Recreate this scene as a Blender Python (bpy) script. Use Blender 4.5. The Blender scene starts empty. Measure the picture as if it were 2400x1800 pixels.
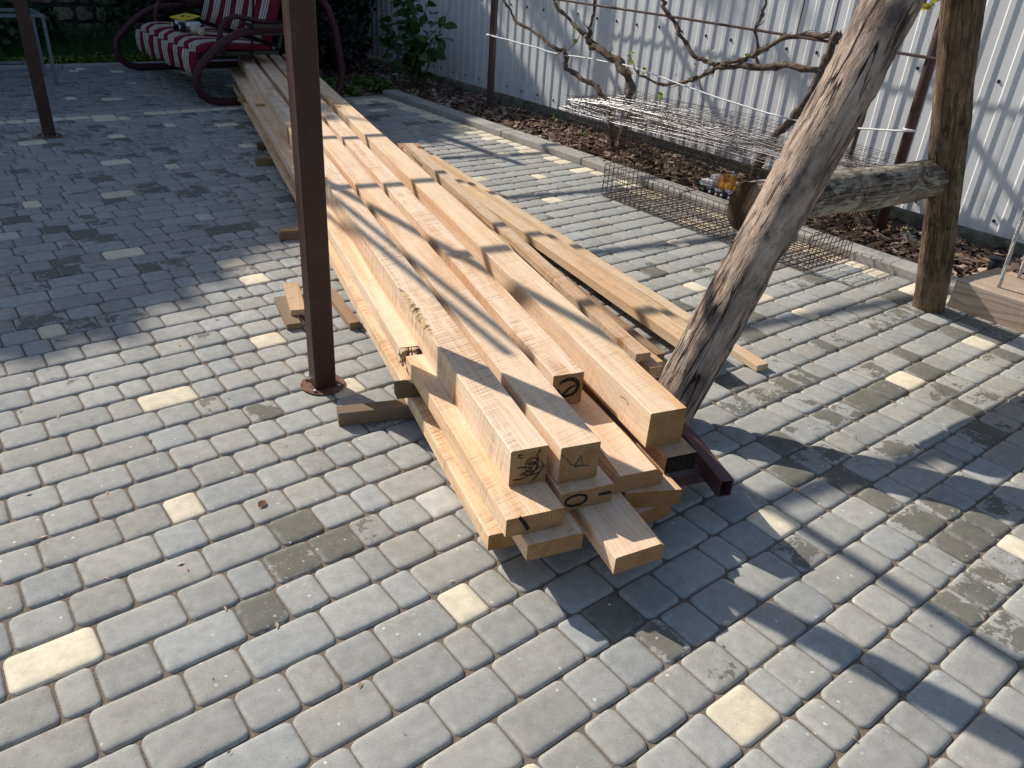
import bpy, bmesh, math, random
import numpy as np
from mathutils import Vector, Matrix
R=math.radians
rnd=random.Random(7)
scene=bpy.context.scene
col=scene.collection
# ------------------------------------------------------------------ camera
FOC,PITCH,ROLL,YAW,CAM_H=1837.3954,R(29.370158),R(4.143043),R(39.838199),1.395
def _w(v):
    x,y,z=v
    return Vector((x*math.cos(YAW)+y*math.sin(YAW),-x*math.sin(YAW)+y*math.cos(YAW),z))
_f=Vector((0,math.cos(PITCH),-math.sin(PITCH))); _u=Vector((0,math.sin(PITCH),math.cos(PITCH))); _r=Vector((1,0,0))
_rt=_r*math.cos(ROLL)+_u*math.sin(ROLL); _up=-_r*math.sin(ROLL)+_u*math.cos(ROLL)
FWD,RT,UP=_w(_f),_w(_rt),_w(_up)
cam=bpy.data.objects.new('camera',bpy.data.cameras.new('camera')); col.objects.link(cam)
cam.matrix_world=Matrix(((RT.x,UP.x,-FWD.x,0),(RT.y,UP.y,-FWD.y,0),(RT.z,UP.z,-FWD.z,CAM_H),(0,0,0,1)))
cam.data.sensor_width=36; cam.data.lens=FOC/2400*36; cam.data.clip_start=.05; cam.data.clip_end=500
scene.camera=cam
# ------------------------------------------------------------------ sky, sun, exposure
SUN_EL=R(36.0); SUN_AZ=R(104.6)           # azimuth counted from +X
sd=Vector((math.cos(SUN_EL)*math.cos(SUN_AZ),math.cos(SUN_EL)*math.sin(SUN_AZ),math.sin(SUN_EL)))
world=bpy.data.worlds.new('World'); scene.world=world; world.use_nodes=True
nt=world.node_tree; nt.nodes.clear()
sky=nt.nodes.new('ShaderNodeTexSky'); sky.sky_type='NISHITA'; sky.sun_disc=False
sky.sun_elevation=SUN_EL; sky.sun_rotation=math.atan2(sd.x,sd.y)
sky.air_density=1.0; sky.dust_density=1.2; sky.ozone_density=1.0
bg=nt.nodes.new('ShaderNodeBackground'); bg.inputs[1].default_value=0.105
wo=nt.nodes.new('ShaderNodeOutputWorld'); nt.links.new(sky.outputs[0],bg.inputs[0]); nt.links.new(bg.outputs[0],wo.inputs[0])
sl=bpy.data.lights.new('sun','SUN'); sl.energy=4.7; sl.angle=R(.53); sl.color=(1,.925,.825)
so=bpy.data.objects.new('sun',sl); col.objects.link(so); so.rotation_euler=sd.to_track_quat('Z','Y').to_euler()
so.location=(0,0,20)
vs=scene.view_settings; vs.view_transform='Standard'; vs.look='None'; vs.gamma=1; vs.exposure=0.24; vs.use_curve_mapping=False
scene.cycles.use_denoising=True; scene.cycles.max_bounces=6; scene.cycles.transparent_max_bounces=8
# ------------------------------------------------------------------ node helpers
class NT:
    def __init__(s,name):
        s.m=bpy.data.materials.new(name); s.m.use_nodes=True; s.t=s.m.node_tree; s.t.nodes.clear()
        s.out=s.n('ShaderNodeOutputMaterial'); s.b=s.n('ShaderNodeBsdfPrincipled'); s.l(s.b.outputs[0],s.out.inputs[0])
    def n(s,k,**kw):
        x=s.t.nodes.new(k)
        for a,v in kw.items(): setattr(x,a,v)
        return x
    def l(s,a,b): s.t.links.new(a,b)
    def set(s,sock,v):
        if hasattr(v,'is_output') or hasattr(v,'links'): s.l(v,sock)
        else:
            if isinstance(v,tuple) and len(v)==3 and sock.type=='RGBA': v=v+(1,)
            sock.default_value=v
    def math(s,op,a,b=None,c=None,clamp=False):
        x=s.n('ShaderNodeMath',operation=op); x.use_clamp=clamp; s.set(x.inputs[0],a)
        if b is not None: s.set(x.inputs[1],b)
        if c is not None: s.set(x.inputs[2],c)
        return x.outputs[0]
    def vmath(s,op,a,b=None,out=0):
        x=s.n('ShaderNodeVectorMath',operation=op); s.set(x.inputs[0],a)
        if b is not None: s.set(x.inputs[1] if op!='SCALE' else x.inputs[3],b)
        return x.outputs[out]
    def noise(s,v,scale,detail=3,rough=.55,dist=0,out=0):
        x=s.n('ShaderNodeTexNoise'); s.set(x.inputs['Vector'],v); x.inputs['Scale'].default_value=scale
        x.inputs['Detail'].default_value=detail; x.inputs['Roughness'].default_value=rough; x.inputs['Distortion'].default_value=dist
        return x.outputs[out]
    def vor(s,v,scale,out='Distance',feature='F1',rand=1):
        x=s.n('ShaderNodeTexVoronoi',feature=feature); s.set(x.inputs['Vector'],v); x.inputs['Scale'].default_value=scale
        x.inputs['Randomness'].default_value=rand
        return x.outputs[out]
    def map(s,v,a,b,c=0,d=1,smooth=True):
        x=s.n('ShaderNodeMapRange'); x.interpolation_type='SMOOTHSTEP' if smooth else 'LINEAR'
        s.set(x.inputs[0],v); s.set(x.inputs[1],a); s.set(x.inputs[2],b); s.set(x.inputs[3],c); s.set(x.inputs[4],d); return x.outputs[0]
    def mix(s,f,a,b,mode='MIX'):
        x=s.n('ShaderNodeMix',data_type='RGBA',blend_type=mode); s.set(x.inputs[0],f); s.set(x.inputs[6],a); s.set(x.inputs[7],b); return x.outputs[2]
    def scale(s,v,sx,sy,sz):
        return s.vmath('MULTIPLY',v,(sx,sy,sz))
    def bump(s,h,strength=.3,dist=.005):
        x=s.n('ShaderNodeBump'); x.inputs['Strength'].default_value=strength; x.inputs['Distance'].default_value=dist
        s.l(h,x.inputs['Height']); s.l(x.outputs[0],s.b.inputs['Normal'])
    def fin(s,color=None,rough=.8,spec=.3,metal=0):
        if color is not None: s.set(s.b.inputs['Base Color'],color)
        s.set(s.b.inputs['Roughness'],rough); s.b.inputs['Specular IOR Level'].default_value=spec; s.b.inputs['Metallic'].default_value=metal
        return s.m
    def attr(s,name,out='Color'):
        x=s.n('ShaderNodeAttribute',attribute_name=name); return x.outputs[out]
    def pos(s): return s.n('ShaderNodeNewGeometry').outputs['Position']
    def obj(s): return s.n('ShaderNodeTexCoord').outputs['Object']
    def uv(s): return s.n('ShaderNodeTexCoord').outputs['UV']
    def info(s,o): return s.n('ShaderNodeObjectInfo').outputs[o]
    def sep(s,v):
        x=s.n('ShaderNodeSeparateXYZ'); s.set(x.inputs[0],v); return x.outputs
    def comb(s,x,y,z):
        c=s.n('ShaderNodeCombineXYZ'); s.set(c.inputs[0],x); s.set(c.inputs[1],y); s.set(c.inputs[2],z); return c.outputs[0]
def plain(name,c,rough=.6,spec=.3,metal=0,var=.12,scale=40,bump=0):
    N=NT(name); p=N.obj(); n=N.noise(p,scale,4)
    f=N.map(n,.3,.7,1-var,1+var,False)
    cc=N.mix(1.0,c,N.comb(f,f,f),'MULTIPLY')
    if bump: N.bump(n,bump,.004)
    return N.fin(cc,rough,spec,metal)
# ------------------------------------------------------------------ materials
def paver_mat(name,by_attr):
    N=NT(name); p=N.pos()
    if by_attr:
        a=N.n('ShaderNodeAttribute',attribute_name='pcol'); base,cov=a.outputs['Color'],a.outputs['Alpha']
        rn=N.attr('prnd','Fac')
    else:
        oi=N.n('ShaderNodeObjectInfo'); base,cov,rn=oi.outputs['Color'],oi.outputs['Alpha'],oi.outputs['Random']
    edge=N.attr('edge','Fac')
    pz=N.vmath('ADD',p,N.comb(0.0,0.0,N.math('MULTIPLY',rn,7.0)))
    fine=N.noise(p,520,2,.7); mid=N.noise(pz,34,5,.6); big=N.noise(p,3.2,3)
    f=N.math('ADD',N.map(fine,.25,.75,.8,1.2,False),N.map(mid,.3,.7,-.13,.13,False))
    f=N.math('ADD',f,N.map(big,.3,.7,-.05,.05,False))
    c=N.mix(1.0,base,N.comb(f,f,f),'MULTIPLY')
    hue=N.noise(pz,9,3); c=N.mix(N.map(hue,.5,.75,0,.3),c,N.mix(1.0,c,(1.06,.99,.9),'MULTIPLY'))
    # wet / mossy stain with a ragged outline that stays off the worn rim
    st=N.math('ADD',N.math('MULTIPLY',N.noise(pz,11,3,.5),.62),N.math('MULTIPLY',N.noise(pz,75,4,.65),.38))
    lim=N.math('SUBTRACT',.70,N.math('MULTIPLY',cov,.46))
    lim=N.math('ADD',lim,N.math('MULTIPLY',edge,.10))
    m=N.map(N.math('SUBTRACT',st,lim),-.012,.022); m=N.math('MULTIPLY',m,N.math('GREATER_THAN',cov,.02)); m=N.math('MULTIPLY',m,.82)
    c=N.mix(m,c,N.mix(1.0,(.118,.112,.09),N.comb(f,f,f),'MULTIPLY'))
    # pale rim wear, mortar splashes and dark grit
    rim=N.math('MULTIPLY',N.map(edge,.35,.8),N.map(mid,.35,.7,.0,.3)); c=N.mix(rim,c,(.47,.46,.43))
    wv=N.vor(N.vmath('ADD',p,N.vmath('SCALE',N.noise(p,60,2,out=1),.012)),27); ws=N.math('MULTIPLY',N.map(wv,.05,.13,1,0),N.map(N.noise(p,4.1,2),.46,.60)); c=N.mix(ws,c,(.68,.67,.64))
    wv2=N.vor(p,85); c=N.mix(N.map(wv2,.05,.12,.75,0),c,(.6,.6,.58))
    dv=N.vor(N.vmath('ADD',p,(3.3,1.7,.4)),62); c=N.mix(N.map(dv,.045,.09,.8,0),c,(.06,.05,.045))
    rust=N.math('MULTIPLY',N.map(N.noise(pz,48,4,.7),.62,.72),N.map(N.noise(p,2.3,2),.58,.68)); c=N.mix(N.math('MULTIPLY',rust,.45),c,(.22,.13,.08))
    N.bump(N.math('ADD',fine,N.math('MULTIPLY',mid,.7)),.35,.0016)
    return N.fin(c,.86,.25)
M={}
M['paver']=paver_mat('paver_concrete',False); M['paver_far']=paver_mat('paver_concrete_field',True)
def sand_mat():
    N=NT('joint_sand'); p=N.pos(); n=N.noise(p,230,4,.7); v=N.noise(p,11,3)
    c=N.mix(N.map(n,.3,.7),(.10,.08,.064),(.28,.23,.18)); c=N.mix(N.map(v,.4,.65,0,.5),c,(.17,.14,.11))
    N.bump(n,.6,.004); return N.fin(c,.95,.1)
M['sand']=sand_mat()
def wood_mat(name,light,dark,saw=.35,knot=(.30,.15,.07),rings=1.0,endgrain=False,weather=0):
    N=NT(name); oi=N.n('ShaderNodeObjectInfo'); rn=oi.outputs['Random']; p=N.obj()
    x,y,z=N.sep(p)[0:3]
    off=N.math('MULTIPLY',rn,53.0)
    q=N.comb(N.math('ADD',x,off),N.math('ADD',y,off),z)
    wob=N.noise(N.scale(q,.55,3.0,3.0),1.6,3,.5,0,1)
    w=N.sep(N.vmath('SCALE',N.vmath('SUBTRACT',wob,(.5,.5,.5)),.10))
    py=N.map(rn,0,1,-.11,.02,False); pz_=N.map(N.math('FRACT',N.math('MULTIPLY',rn,17.3)),0,1,-.05,.13,False)
    yy=N.math('ADD',N.math('SUBTRACT',y,py),w[1]); zz=N.math('ADD',N.math('SUBTRACT',z,pz_),w[2])
    r=N.math('SQRT',N.math('ADD',N.math('MULTIPLY',yy,yy),N.math('MULTIPLY',zz,zz)))
    # knots: sparse blobs stretched a little along the board
    kv=N.vor(N.scale(q,2.1,4.6,1.6),1.0); kr=N.map(kv,.0,.35,1,0)
    r=N.math('ADD',r,N.math('MULTIPLY',kr,.02))
    ring=N.math('SINE',N.math('MULTIPLY',r,2*math.pi/(.0068)))
    ring=N.map(ring,.1,1,0,1)
    c=N.mix(N.math('MULTIPLY',ring,.5*rings),light,dark)
    tone=N.noise(N.scale(q,.5,9,9),2.2,3); c=N.mix(N.map(tone,.42,.72,0,.75),c,N.mix(1.0,c,(.86,.66,.47),'MULTIPLY'))
    fib=N.noise(N.scale(q,22,260,260),1.0,3,.7); ff=N.map(fib,.25,.75,.87,1.10,False); c=N.mix(1.0,c,N.comb(ff,ff,ff),'MULTIPLY')
    halo=N.map(kv,.04,.19,1,0); c=N.mix(N.math('MULTIPLY',halo,.6),c,N.mix(1.0,c,(.80,.55,.36),'MULTIPLY'))
    core=N.map(N.math('ADD',kv,N.math('MULTIPLY',N.noise(q,60,2),.03)),.072,.105,1,0); c=N.mix(N.math('MULTIPLY',core,.85),c,knot)
    # band-saw scratches across the face
    sx=N.math('ADD',x,N.math('MULTIPLY',y,.32)); sx=N.math('ADD',sx,N.math('MULTIPLY',z,.22)); sx=N.math('ADD',sx,N.math('MULTIPLY',N.noise(q,9,2),.008))
    s1=N.noise(N.comb(N.math('ADD',sx,off),0.0,0.0),62,2,.6); sp=N.noise(N.scale(q,5,32,32),1.0,3)
    s2=N.noise(N.comb(N.math('ADD',sx,off),0.0,4.0),150,1,.5); s1=N.math('ABSOLUTE',N.math('SUBTRACT',s1,.5)); s2=N.math('ABSOLUTE',N.math('SUBTRACT',s2,.5)); sm=N.math('MULTIPLY',N.math('MAXIMUM',N.map(s1,.0,.022,1,0),N.map(s2,.0,.02,.8,0)),N.map(sp,.36,.60)); sm=N.math('MULTIPLY',sm,N.math('MULTIPLY',oi.outputs['Alpha'],saw))
    c=N.mix(sm,c,N.mix(1.0,c,(.60,.50,.43),'MULTIPLY'))
    dirt=N.noise(N.scale(q,3,14,14),1.5,4,.65); c=N.mix(N.map(dirt,.6,.82,0,.3),c,(.33,.26,.19))
    if weather: c=N.mix(N.map(N.noise(N.scale(q,2,30,30),1.5,4),.3,.7,weather*.5,weather),c,(.21,.19,.165))
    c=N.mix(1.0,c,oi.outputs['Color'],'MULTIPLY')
    h=N.math('ADD',N.math('MULTIPLY',ring,.35),N.math('ADD',N.math('MULTIPLY',fib,.7),N.math('MULTIPLY',s1,.9)))
    N.bump(h,.35,.0018)
    return N.fin(c,.78,.22)
M['pine']=wood_mat('fresh_pine',(.84,.665,.495),(.74,.555,.385),.75)
M['pine_end']=wood_mat('pine_end_grain',(.37,.235,.115),(.24,.145,.065),.4,rings=1.5)
M['lath']=wood_mat('yellow_lath_wood',(.61,.47,.325),(.47,.345,.225),.6)
M['grey_wood']=wood_mat('weathered_stick_wood',(.30,.24,.185),(.20,.155,.12),.3,weather=.5)
M['seat_wood']=wood_mat('weathered_seat_beam',(.58,.46,.35),(.36,.27,.195),.35,rings=1.6,weather=.35)
def bark_mat():
    N=NT('reddish_bark'); p=N.obj(); n=N.noise(N.scale(p,8,60,60),1.2,5,.7); v=N.noise(p,90,4)
    c=N.mix(N.map(n,.35,.62),(.20,.075,.035),(.60,.33,.18)); c=N.mix(N.map(v,.55,.7,0,.8),c,(.10,.05,.03)); N.bump(n,.8,.006); return N.fin(c,.9,.15)
M['bark']=bark_mat()
def rot_mat():
    N=NT('crumbled_wood'); p=N.obj(); n=N.noise(p,75,5,.7); v=N.noise(p,24,4)
    c=N.mix(N.map(n,.3,.7),(.40,.24,.12),(.80,.60,.37)); c=N.mix(N.map(v,.52,.66,0,.75),c,(.16,.12,.10)); N.bump(n,1,.008); return N.fin(c,.95,.1)
M['rot']=rot_mat()
def log_mat(name,a,b,dark,patch=0.0,pc=(.4,.4,.36),crack=1.0):
    N=NT(name); u=N.uv(); oi=N.info('Random')
    q=N.vmath('ADD',u,N.comb(N.math('MULTIPLY',oi,9.0),N.math('MULTIPLY',oi,23.0),0.0))
    n1=N.noise(N.scale(q,22,5,1),1.0,7,.7); n2=N.noise(N.scale(q,9,5,1),1.0,4,.6); n3=N.noise(N.scale(q,110,24,1),1.0,5,.75)
    c=N.mix(N.map(n1,.32,.66),a,b); c=N.mix(N.map(n2,.48,.70,0,.85),c,dark)
    ff=N.map(n3,.25,.75,.72,1.25,False); c=N.mix(1.0,c,N.comb(ff,ff,ff),'MULTIPLY')
    k1=N.math('ABSOLUTE',N.math('SUBTRACT',N.noise(N.scale(q,13,.75,1),1.0,4,.55),.5)); k2=N.math('ABSOLUTE',N.math('SUBTRACT',N.noise(N.vmath('ADD',N.scale(q,42,2.6,1),(7.,3.,0.)),1.0,3,.55),.5))
    crk=N.math('MULTIPLY',N.map(k1,.003,.012,1,0),N.map(N.noise(N.scale(q,4,1.2,1),1.0,2),.45,.55)); crk=N.math('MAXIMUM',crk,N.math('MULTIPLY',N.map(k2,.006,.03,.85,0),N.map(N.noise(N.scale(q,9,3,1),1.0,2),.44,.58)))
    c=N.mix(N.math('MULTIPLY',crk,crack),c,(.028,.022,.018))
    blot=N.map(N.noise(N.scale(q,17,9,1),1.0,6,.72),.56,.66); c=N.mix(N.math('MULTIPLY',blot,.75),c,dark)
    holes=N.vor(N.scale(q,32,20,1),1.0); hm=N.math('MULTIPLY',N.map(holes,.08,.16,1,0),N.map(N.noise(N.scale(q,7,4,1),1.0,2),.5,.6)); c=N.mix(N.math('MULTIPLY',hm,.8),c,(.05,.035,.025))
    flake=N.map(N.noise(N.scale(q,46,7,1),1.0,5,.7),.6,.7); c=N.mix(N.math('MULTIPLY',flake,.6),c,(.60,.45,.27))
    if patch:
        pv=N.noise(N.scale(q,20,11,1),1.0,4,.6,1.2); pm=N.map(pv,.5,.54); c=N.mix(N.math('MULTIPLY',pm,patch),c,pc)
        pv2=N.noise(N.vmath('ADD',N.scale(q,26,14,1),(4.,7.,0.)),1.0,4,.6,1.0); c=N.mix(N.math('MULTIPLY',N.map(pv2,.55,.6),patch*.8),c,(.09,.08,.07))
    h=N.math('SUBTRACT',N.math('ADD',N.math('MULTIPLY',n1,1.0),N.math('MULTIPLY',n3,.5)),N.math('MULTIPLY',crk,2.2)); N.bump(h,1.0,.012)
    return N.fin(c,.85,.2)
M['leg_log']=log_mat('weathered_leg_log',(.58,.45,.35),(.29,.215,.17),(.10,.075,.07))
M['post_log']=log_mat('brown_post_log',(.25,.18,.118),(.125,.088,.057),(.065,.046,.033),crack=.45)
M['bar_log']=log_mat('patchy_bar_log',(.34,.28,.22),(.20,.165,.13),(.085,.07,.058),.85,(.40,.375,.30),crack=.5)
def cut_mat():
    N=NT('sawn_log_end'); p=N.obj(); n=N.noise(N.scale(p,60,240,60),1.0,4,.7); v=N.noise(p,25,4)
    c=N.mix(N.map(n,.3,.7),(.042,.030,.021),(.10,.072,.048)); c=N.mix(N.map(v,.55,.7,0,.6),c,(.08,.06,.045)); N.bump(n,.7,.004); return N.fin(c,.9,.15)
M['cut']=cut_mat()
def steel_mat(name,c,rough=.45,speck=(.35,.3,.28)):
    N=NT(name); p=N.obj(); n=N.noise(N.scale(p,40,40,4),1.0,4); v=N.vor(p,95)
    f=N.map(n,.3,.7,.8,1.25,False); cc=N.mix(1.0,c,N.comb(f,f,f),'MULTIPLY')
    cc=N.mix(N.map(v,.035,.07,.7,0),cc,speck); d=N.noise(p,7,4); cc=N.mix(N.map(d,.55,.75,0,.25),cc,(.16,.12,.10))
    N.bump(N.noise(p,160,3),.12,.002)
    return N.fin(cc,N.map(n,.3,.7,rough-.08,rough+.12,False),.4)
M['brown_steel']=steel_mat('brown_painted_steel',(.040,.016,.011),.52)
M['brown_tube']=steel_mat('purple_brown_tube',(.10,.052,.055),.4)
M['burgundy']=steel_mat('burgundy_painted_tube',(.045,.008,.015),.5,(.2,.1,.1))
M['grey_steel']=steel_mat('grey_painted_steel',(.13,.155,.18),.45)
M['pipe']=steel_mat('dark_brown_pipe',(.075,.043,.036),.5)
M['rust_wire']=plain('rusty_wire',(.085,.045,.028),.75,.3,0,.5,30)
M['zinc_wire']=plain('galvanised_wire',(.36,.36,.37),.42,.5,.7,.2,30)
M['white_wire']=plain('white_cord',(.78,.78,.76),.6,.3)
M['black']=plain('black_plastic',(.02,.021,.023),.45,.4)
def fence_mat():
    N=NT('white_sheet_metal'); p=N.pos(); n=N.noise(N.scale(p,1,2,1),1.3,4); s=N.noise(N.scale(p,1,30,2.2),1.0,4,.65)
    x,y,z=N.sep(p)[0:3]
    f=N.map(n,.3,.7,.94,1.05,False); c=N.mix(1.0,(.74,.755,.765),N.comb(f,f,f),'MULTIPLY')
    low=N.math('MULTIPLY',N.map(z,.1,.5,1,0),N.map(N.noise(p,9,5,.7),.42,.68)); c=N.mix(N.math('MULTIPLY',low,.35),c,(.30,.26,.20))
    c=N.mix(N.map(s,.62,.8,0,.14),c,(.4,.36,.3))
    N.bump(N.noise(N.scale(p,1,6,1.5),1.0,2),.12,.02)
    return N.fin(c,.38,.5)
M['fence']=fence_mat()
M['screw']=plain('blue_black_screw',(.02,.022,.05),.45,.4)
def conc_mat(name,a,b,moss=0):
    N=NT(name); p=N.pos(); n=N.noise(p,34,6,.7); v=N.noise(p,5,4)
    c=N.mix(N.map(n,.3,.7),a,b); c=N.mix(N.map(v,.5,.7,0,.5),c,tuple(.6*q for q in a))
    if moss: c=N.mix(N.math('MULTIPLY',N.map(N.noise(p,13,5,.7),.42,.62),moss),c,(.075,.085,.03))
    c=N.mix(N.map(N.vor(p,70),.04,.1,.6,0),c,(.55,.54,.5))
    N.bump(n,.6,.004); return N.fin(c,.9,.2)
M['kerb']=conc_mat('kerb_concrete',(.30,.285,.26),(.40,.385,.36))
M['plinth']=conc_mat('mossy_plinth_concrete',(.20,.18,.145),(.30,.275,.23),.75)
M['path_conc']=conc_mat('old_path_concrete',(.26,.26,.26),(.36,.36,.36))
def vcol_mat(name,rough=.85,transl=0,spec=.25,bump=0):
    N=NT(name); a=N.attr('vcol'); c=a
    n=N.noise(N.pos(),55,3); f=N.map(n,.3,.7,.82,1.18,False); c=N.mix(1.0,c,N.comb(f,f,f),'MULTIPLY')
    if bump: N.bump(N.noise(N.pos(),120,4),bump,.004)
    m=N.fin(c,rough,spec)
    if transl:
        t=N.n('ShaderNodeBsdfTranslucent'); N.l(N.mix(1.0,c,(1.1,1.25,.5),'MULTIPLY'),t.inputs[0]); mx=N.n('ShaderNodeMixShader'); mx.inputs[0].default_value=transl
        N.l(N.b.outputs[0],mx.inputs[1]); N.l(t.outputs[0],mx.inputs[2]); N.l(mx.outputs[0],N.out.inputs[0])
    return m
M['chips']=vcol_mat('bark_chips',.9,0,.15,.5)
M['leaf']=vcol_mat('leaf_green',.5,.25,.35)
M['grass']=vcol_mat('grass_blades',.6,.25,.25)
M['stone']=None
def stone_mat():
    N=NT('rubble_stone'); p=N.pos(); oi=N.n('ShaderNodeObjectInfo'); n=N.noise(p,20,6,.7); c=N.mix(1.0,oi.outputs['Color'],N.mix(N.map(n,.3,.7),(.6,.58,.55),(1.3,1.27,1.2)),'MULTIPLY')
    N.bump(n,.9,.02); return N.fin(c,.9,.2)
M['stone']=stone_mat(); M['mortar']=plain('dark_mortar',(.07,.065,.055),.95,.1)
M['soil']=plain('dark_soil',(.045,.032,.022),.95,.1,0,.4,25,.6)
M['ground']=plain('yard_soil',(.07,.065,.04),.95,.1,0,.3,3)
M['vine_bark']=plain('vine_bark',(.125,.095,.075),.95,.1,0,.6,38,1)
M['stem']=plain('green_stem',(.07,.09,.035),.6,.3)
M['tree_bark']=plain('tree_bark',(.09,.075,.06),.95,.1,0,.5,14,1)
M['rope']=plain('pale_rope',(.55,.53,.49),.9,.1,0,.4,150,.8)
M['stick']=wood_mat('pale_lath',(.50,.42,.33),(.38,.31,.24),.3)
M['ink']=plain('black_marker',(.030,.026,.023),.8,.15,0,.7,220)
M['green_ink']=plain('green_marker',(.03,.11,.07),.7,.2)
M['steel_bolt']=plain('zinc_bolt',(.42,.47,.47),.35,.5,.8)
M['rust_plate']=plain('rusty_plate',(.16,.085,.06),.8,.2,0,.5,40)
def stripe_mat():
    N=NT('striped_cushion'); p=N.obj(); x,y,z=N.sep(p)[0:3]
    wob=N.math('MULTIPLY',N.math('SUBTRACT',N.noise(N.scale(p,9,2,9),1.0,2),.5),.022)
    zig=N.math('MULTIPLY',N.math('PINGPONG',N.math('ADD',x,N.math('MULTIPLY',z,1.0)),.03),.45)
    t=N.math('FRACT',N.math('DIVIDE',N.math('ADD',y,N.math('ADD',wob,0.0)),.285))
    t2=N.math('FRACT',N.math('DIVIDE',N.math('ADD',y,N.math('ADD',wob,zig)),.285))
    def band(tt,a,b): return N.math('MULTIPLY',N.math('GREATER_THAN',tt,a),N.math('LESS_THAN',tt,b))
    c=N.mix(band(t,.46,.98),(.15,.018,.032),(.55,.52,.45))
    c=N.mix(band(t2,.56,.66),c,(.21,.19,.17)); c=N.mix(band(t2,.76,.88),c,(.24,.22,.20))
    n=N.noise(p,140,3); f=N.map(n,.3,.7,.85,1.15,False); c=N.mix(1.0,c,N.comb(f,f,f),'MULTIPLY')
    N.bump(n,.3,.003); return N.fin(c,.95,.1)
M['stripe']=stripe_mat()
for k,c,r in (('toy_yellow',(.78,.62,.06),.35),('toy_white',(.72,.73,.76),.4),('toy_black',(.015,.015,.017),.5),('toy_orange',(.75,.33,.02),.4),('toy_grey',(.38,.42,.5),.4),('toy_beige',(.5,.43,.33),.9),('toy_red',(.55,.06,.03),.5),('toy_green',(.16,.3,.14),.5)):
    M[k]=plain(k+'_plastic',c,r,.4,0,.05)
# ------------------------------------------------------------------ object helpers
def props(o,label=None,cat=None,group=None,kind=None):
    if label: o['label']=label
    if cat: o['category']=cat
    if group: o['group']=group
    if kind: o['kind']=kind
    return o
def empty(name,loc,label,cat,group=None,kind=None):
    o=bpy.data.objects.new(name,None); col.objects.link(o); o.location=loc; o.empty_display_size=.1
    return props(o,label,cat,group,kind)
def link(name,me,mats,parent=None,loc=None,smooth=False):
    if mats is not None:
        for m in (mats if isinstance(mats,(list,tuple)) else [mats]): me.materials.append(m)
    o=bpy.data.objects.new(name,me); col.objects.link(o)
    if parent is not None:
        o.parent=parent
        base=parent_world(parent)
        o.location=(Vector(loc) if loc is not None else Vector((0,0,0)))-base if loc is not None else -base
    elif loc is not None: o.location=loc
    if smooth:
        for q in me.polygons: q.use_smooth=True
    return o
def parent_world(p):
    v=Vector((0,0,0))
    while p is not None: v+=p.location; p=p.parent
    return v
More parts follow.
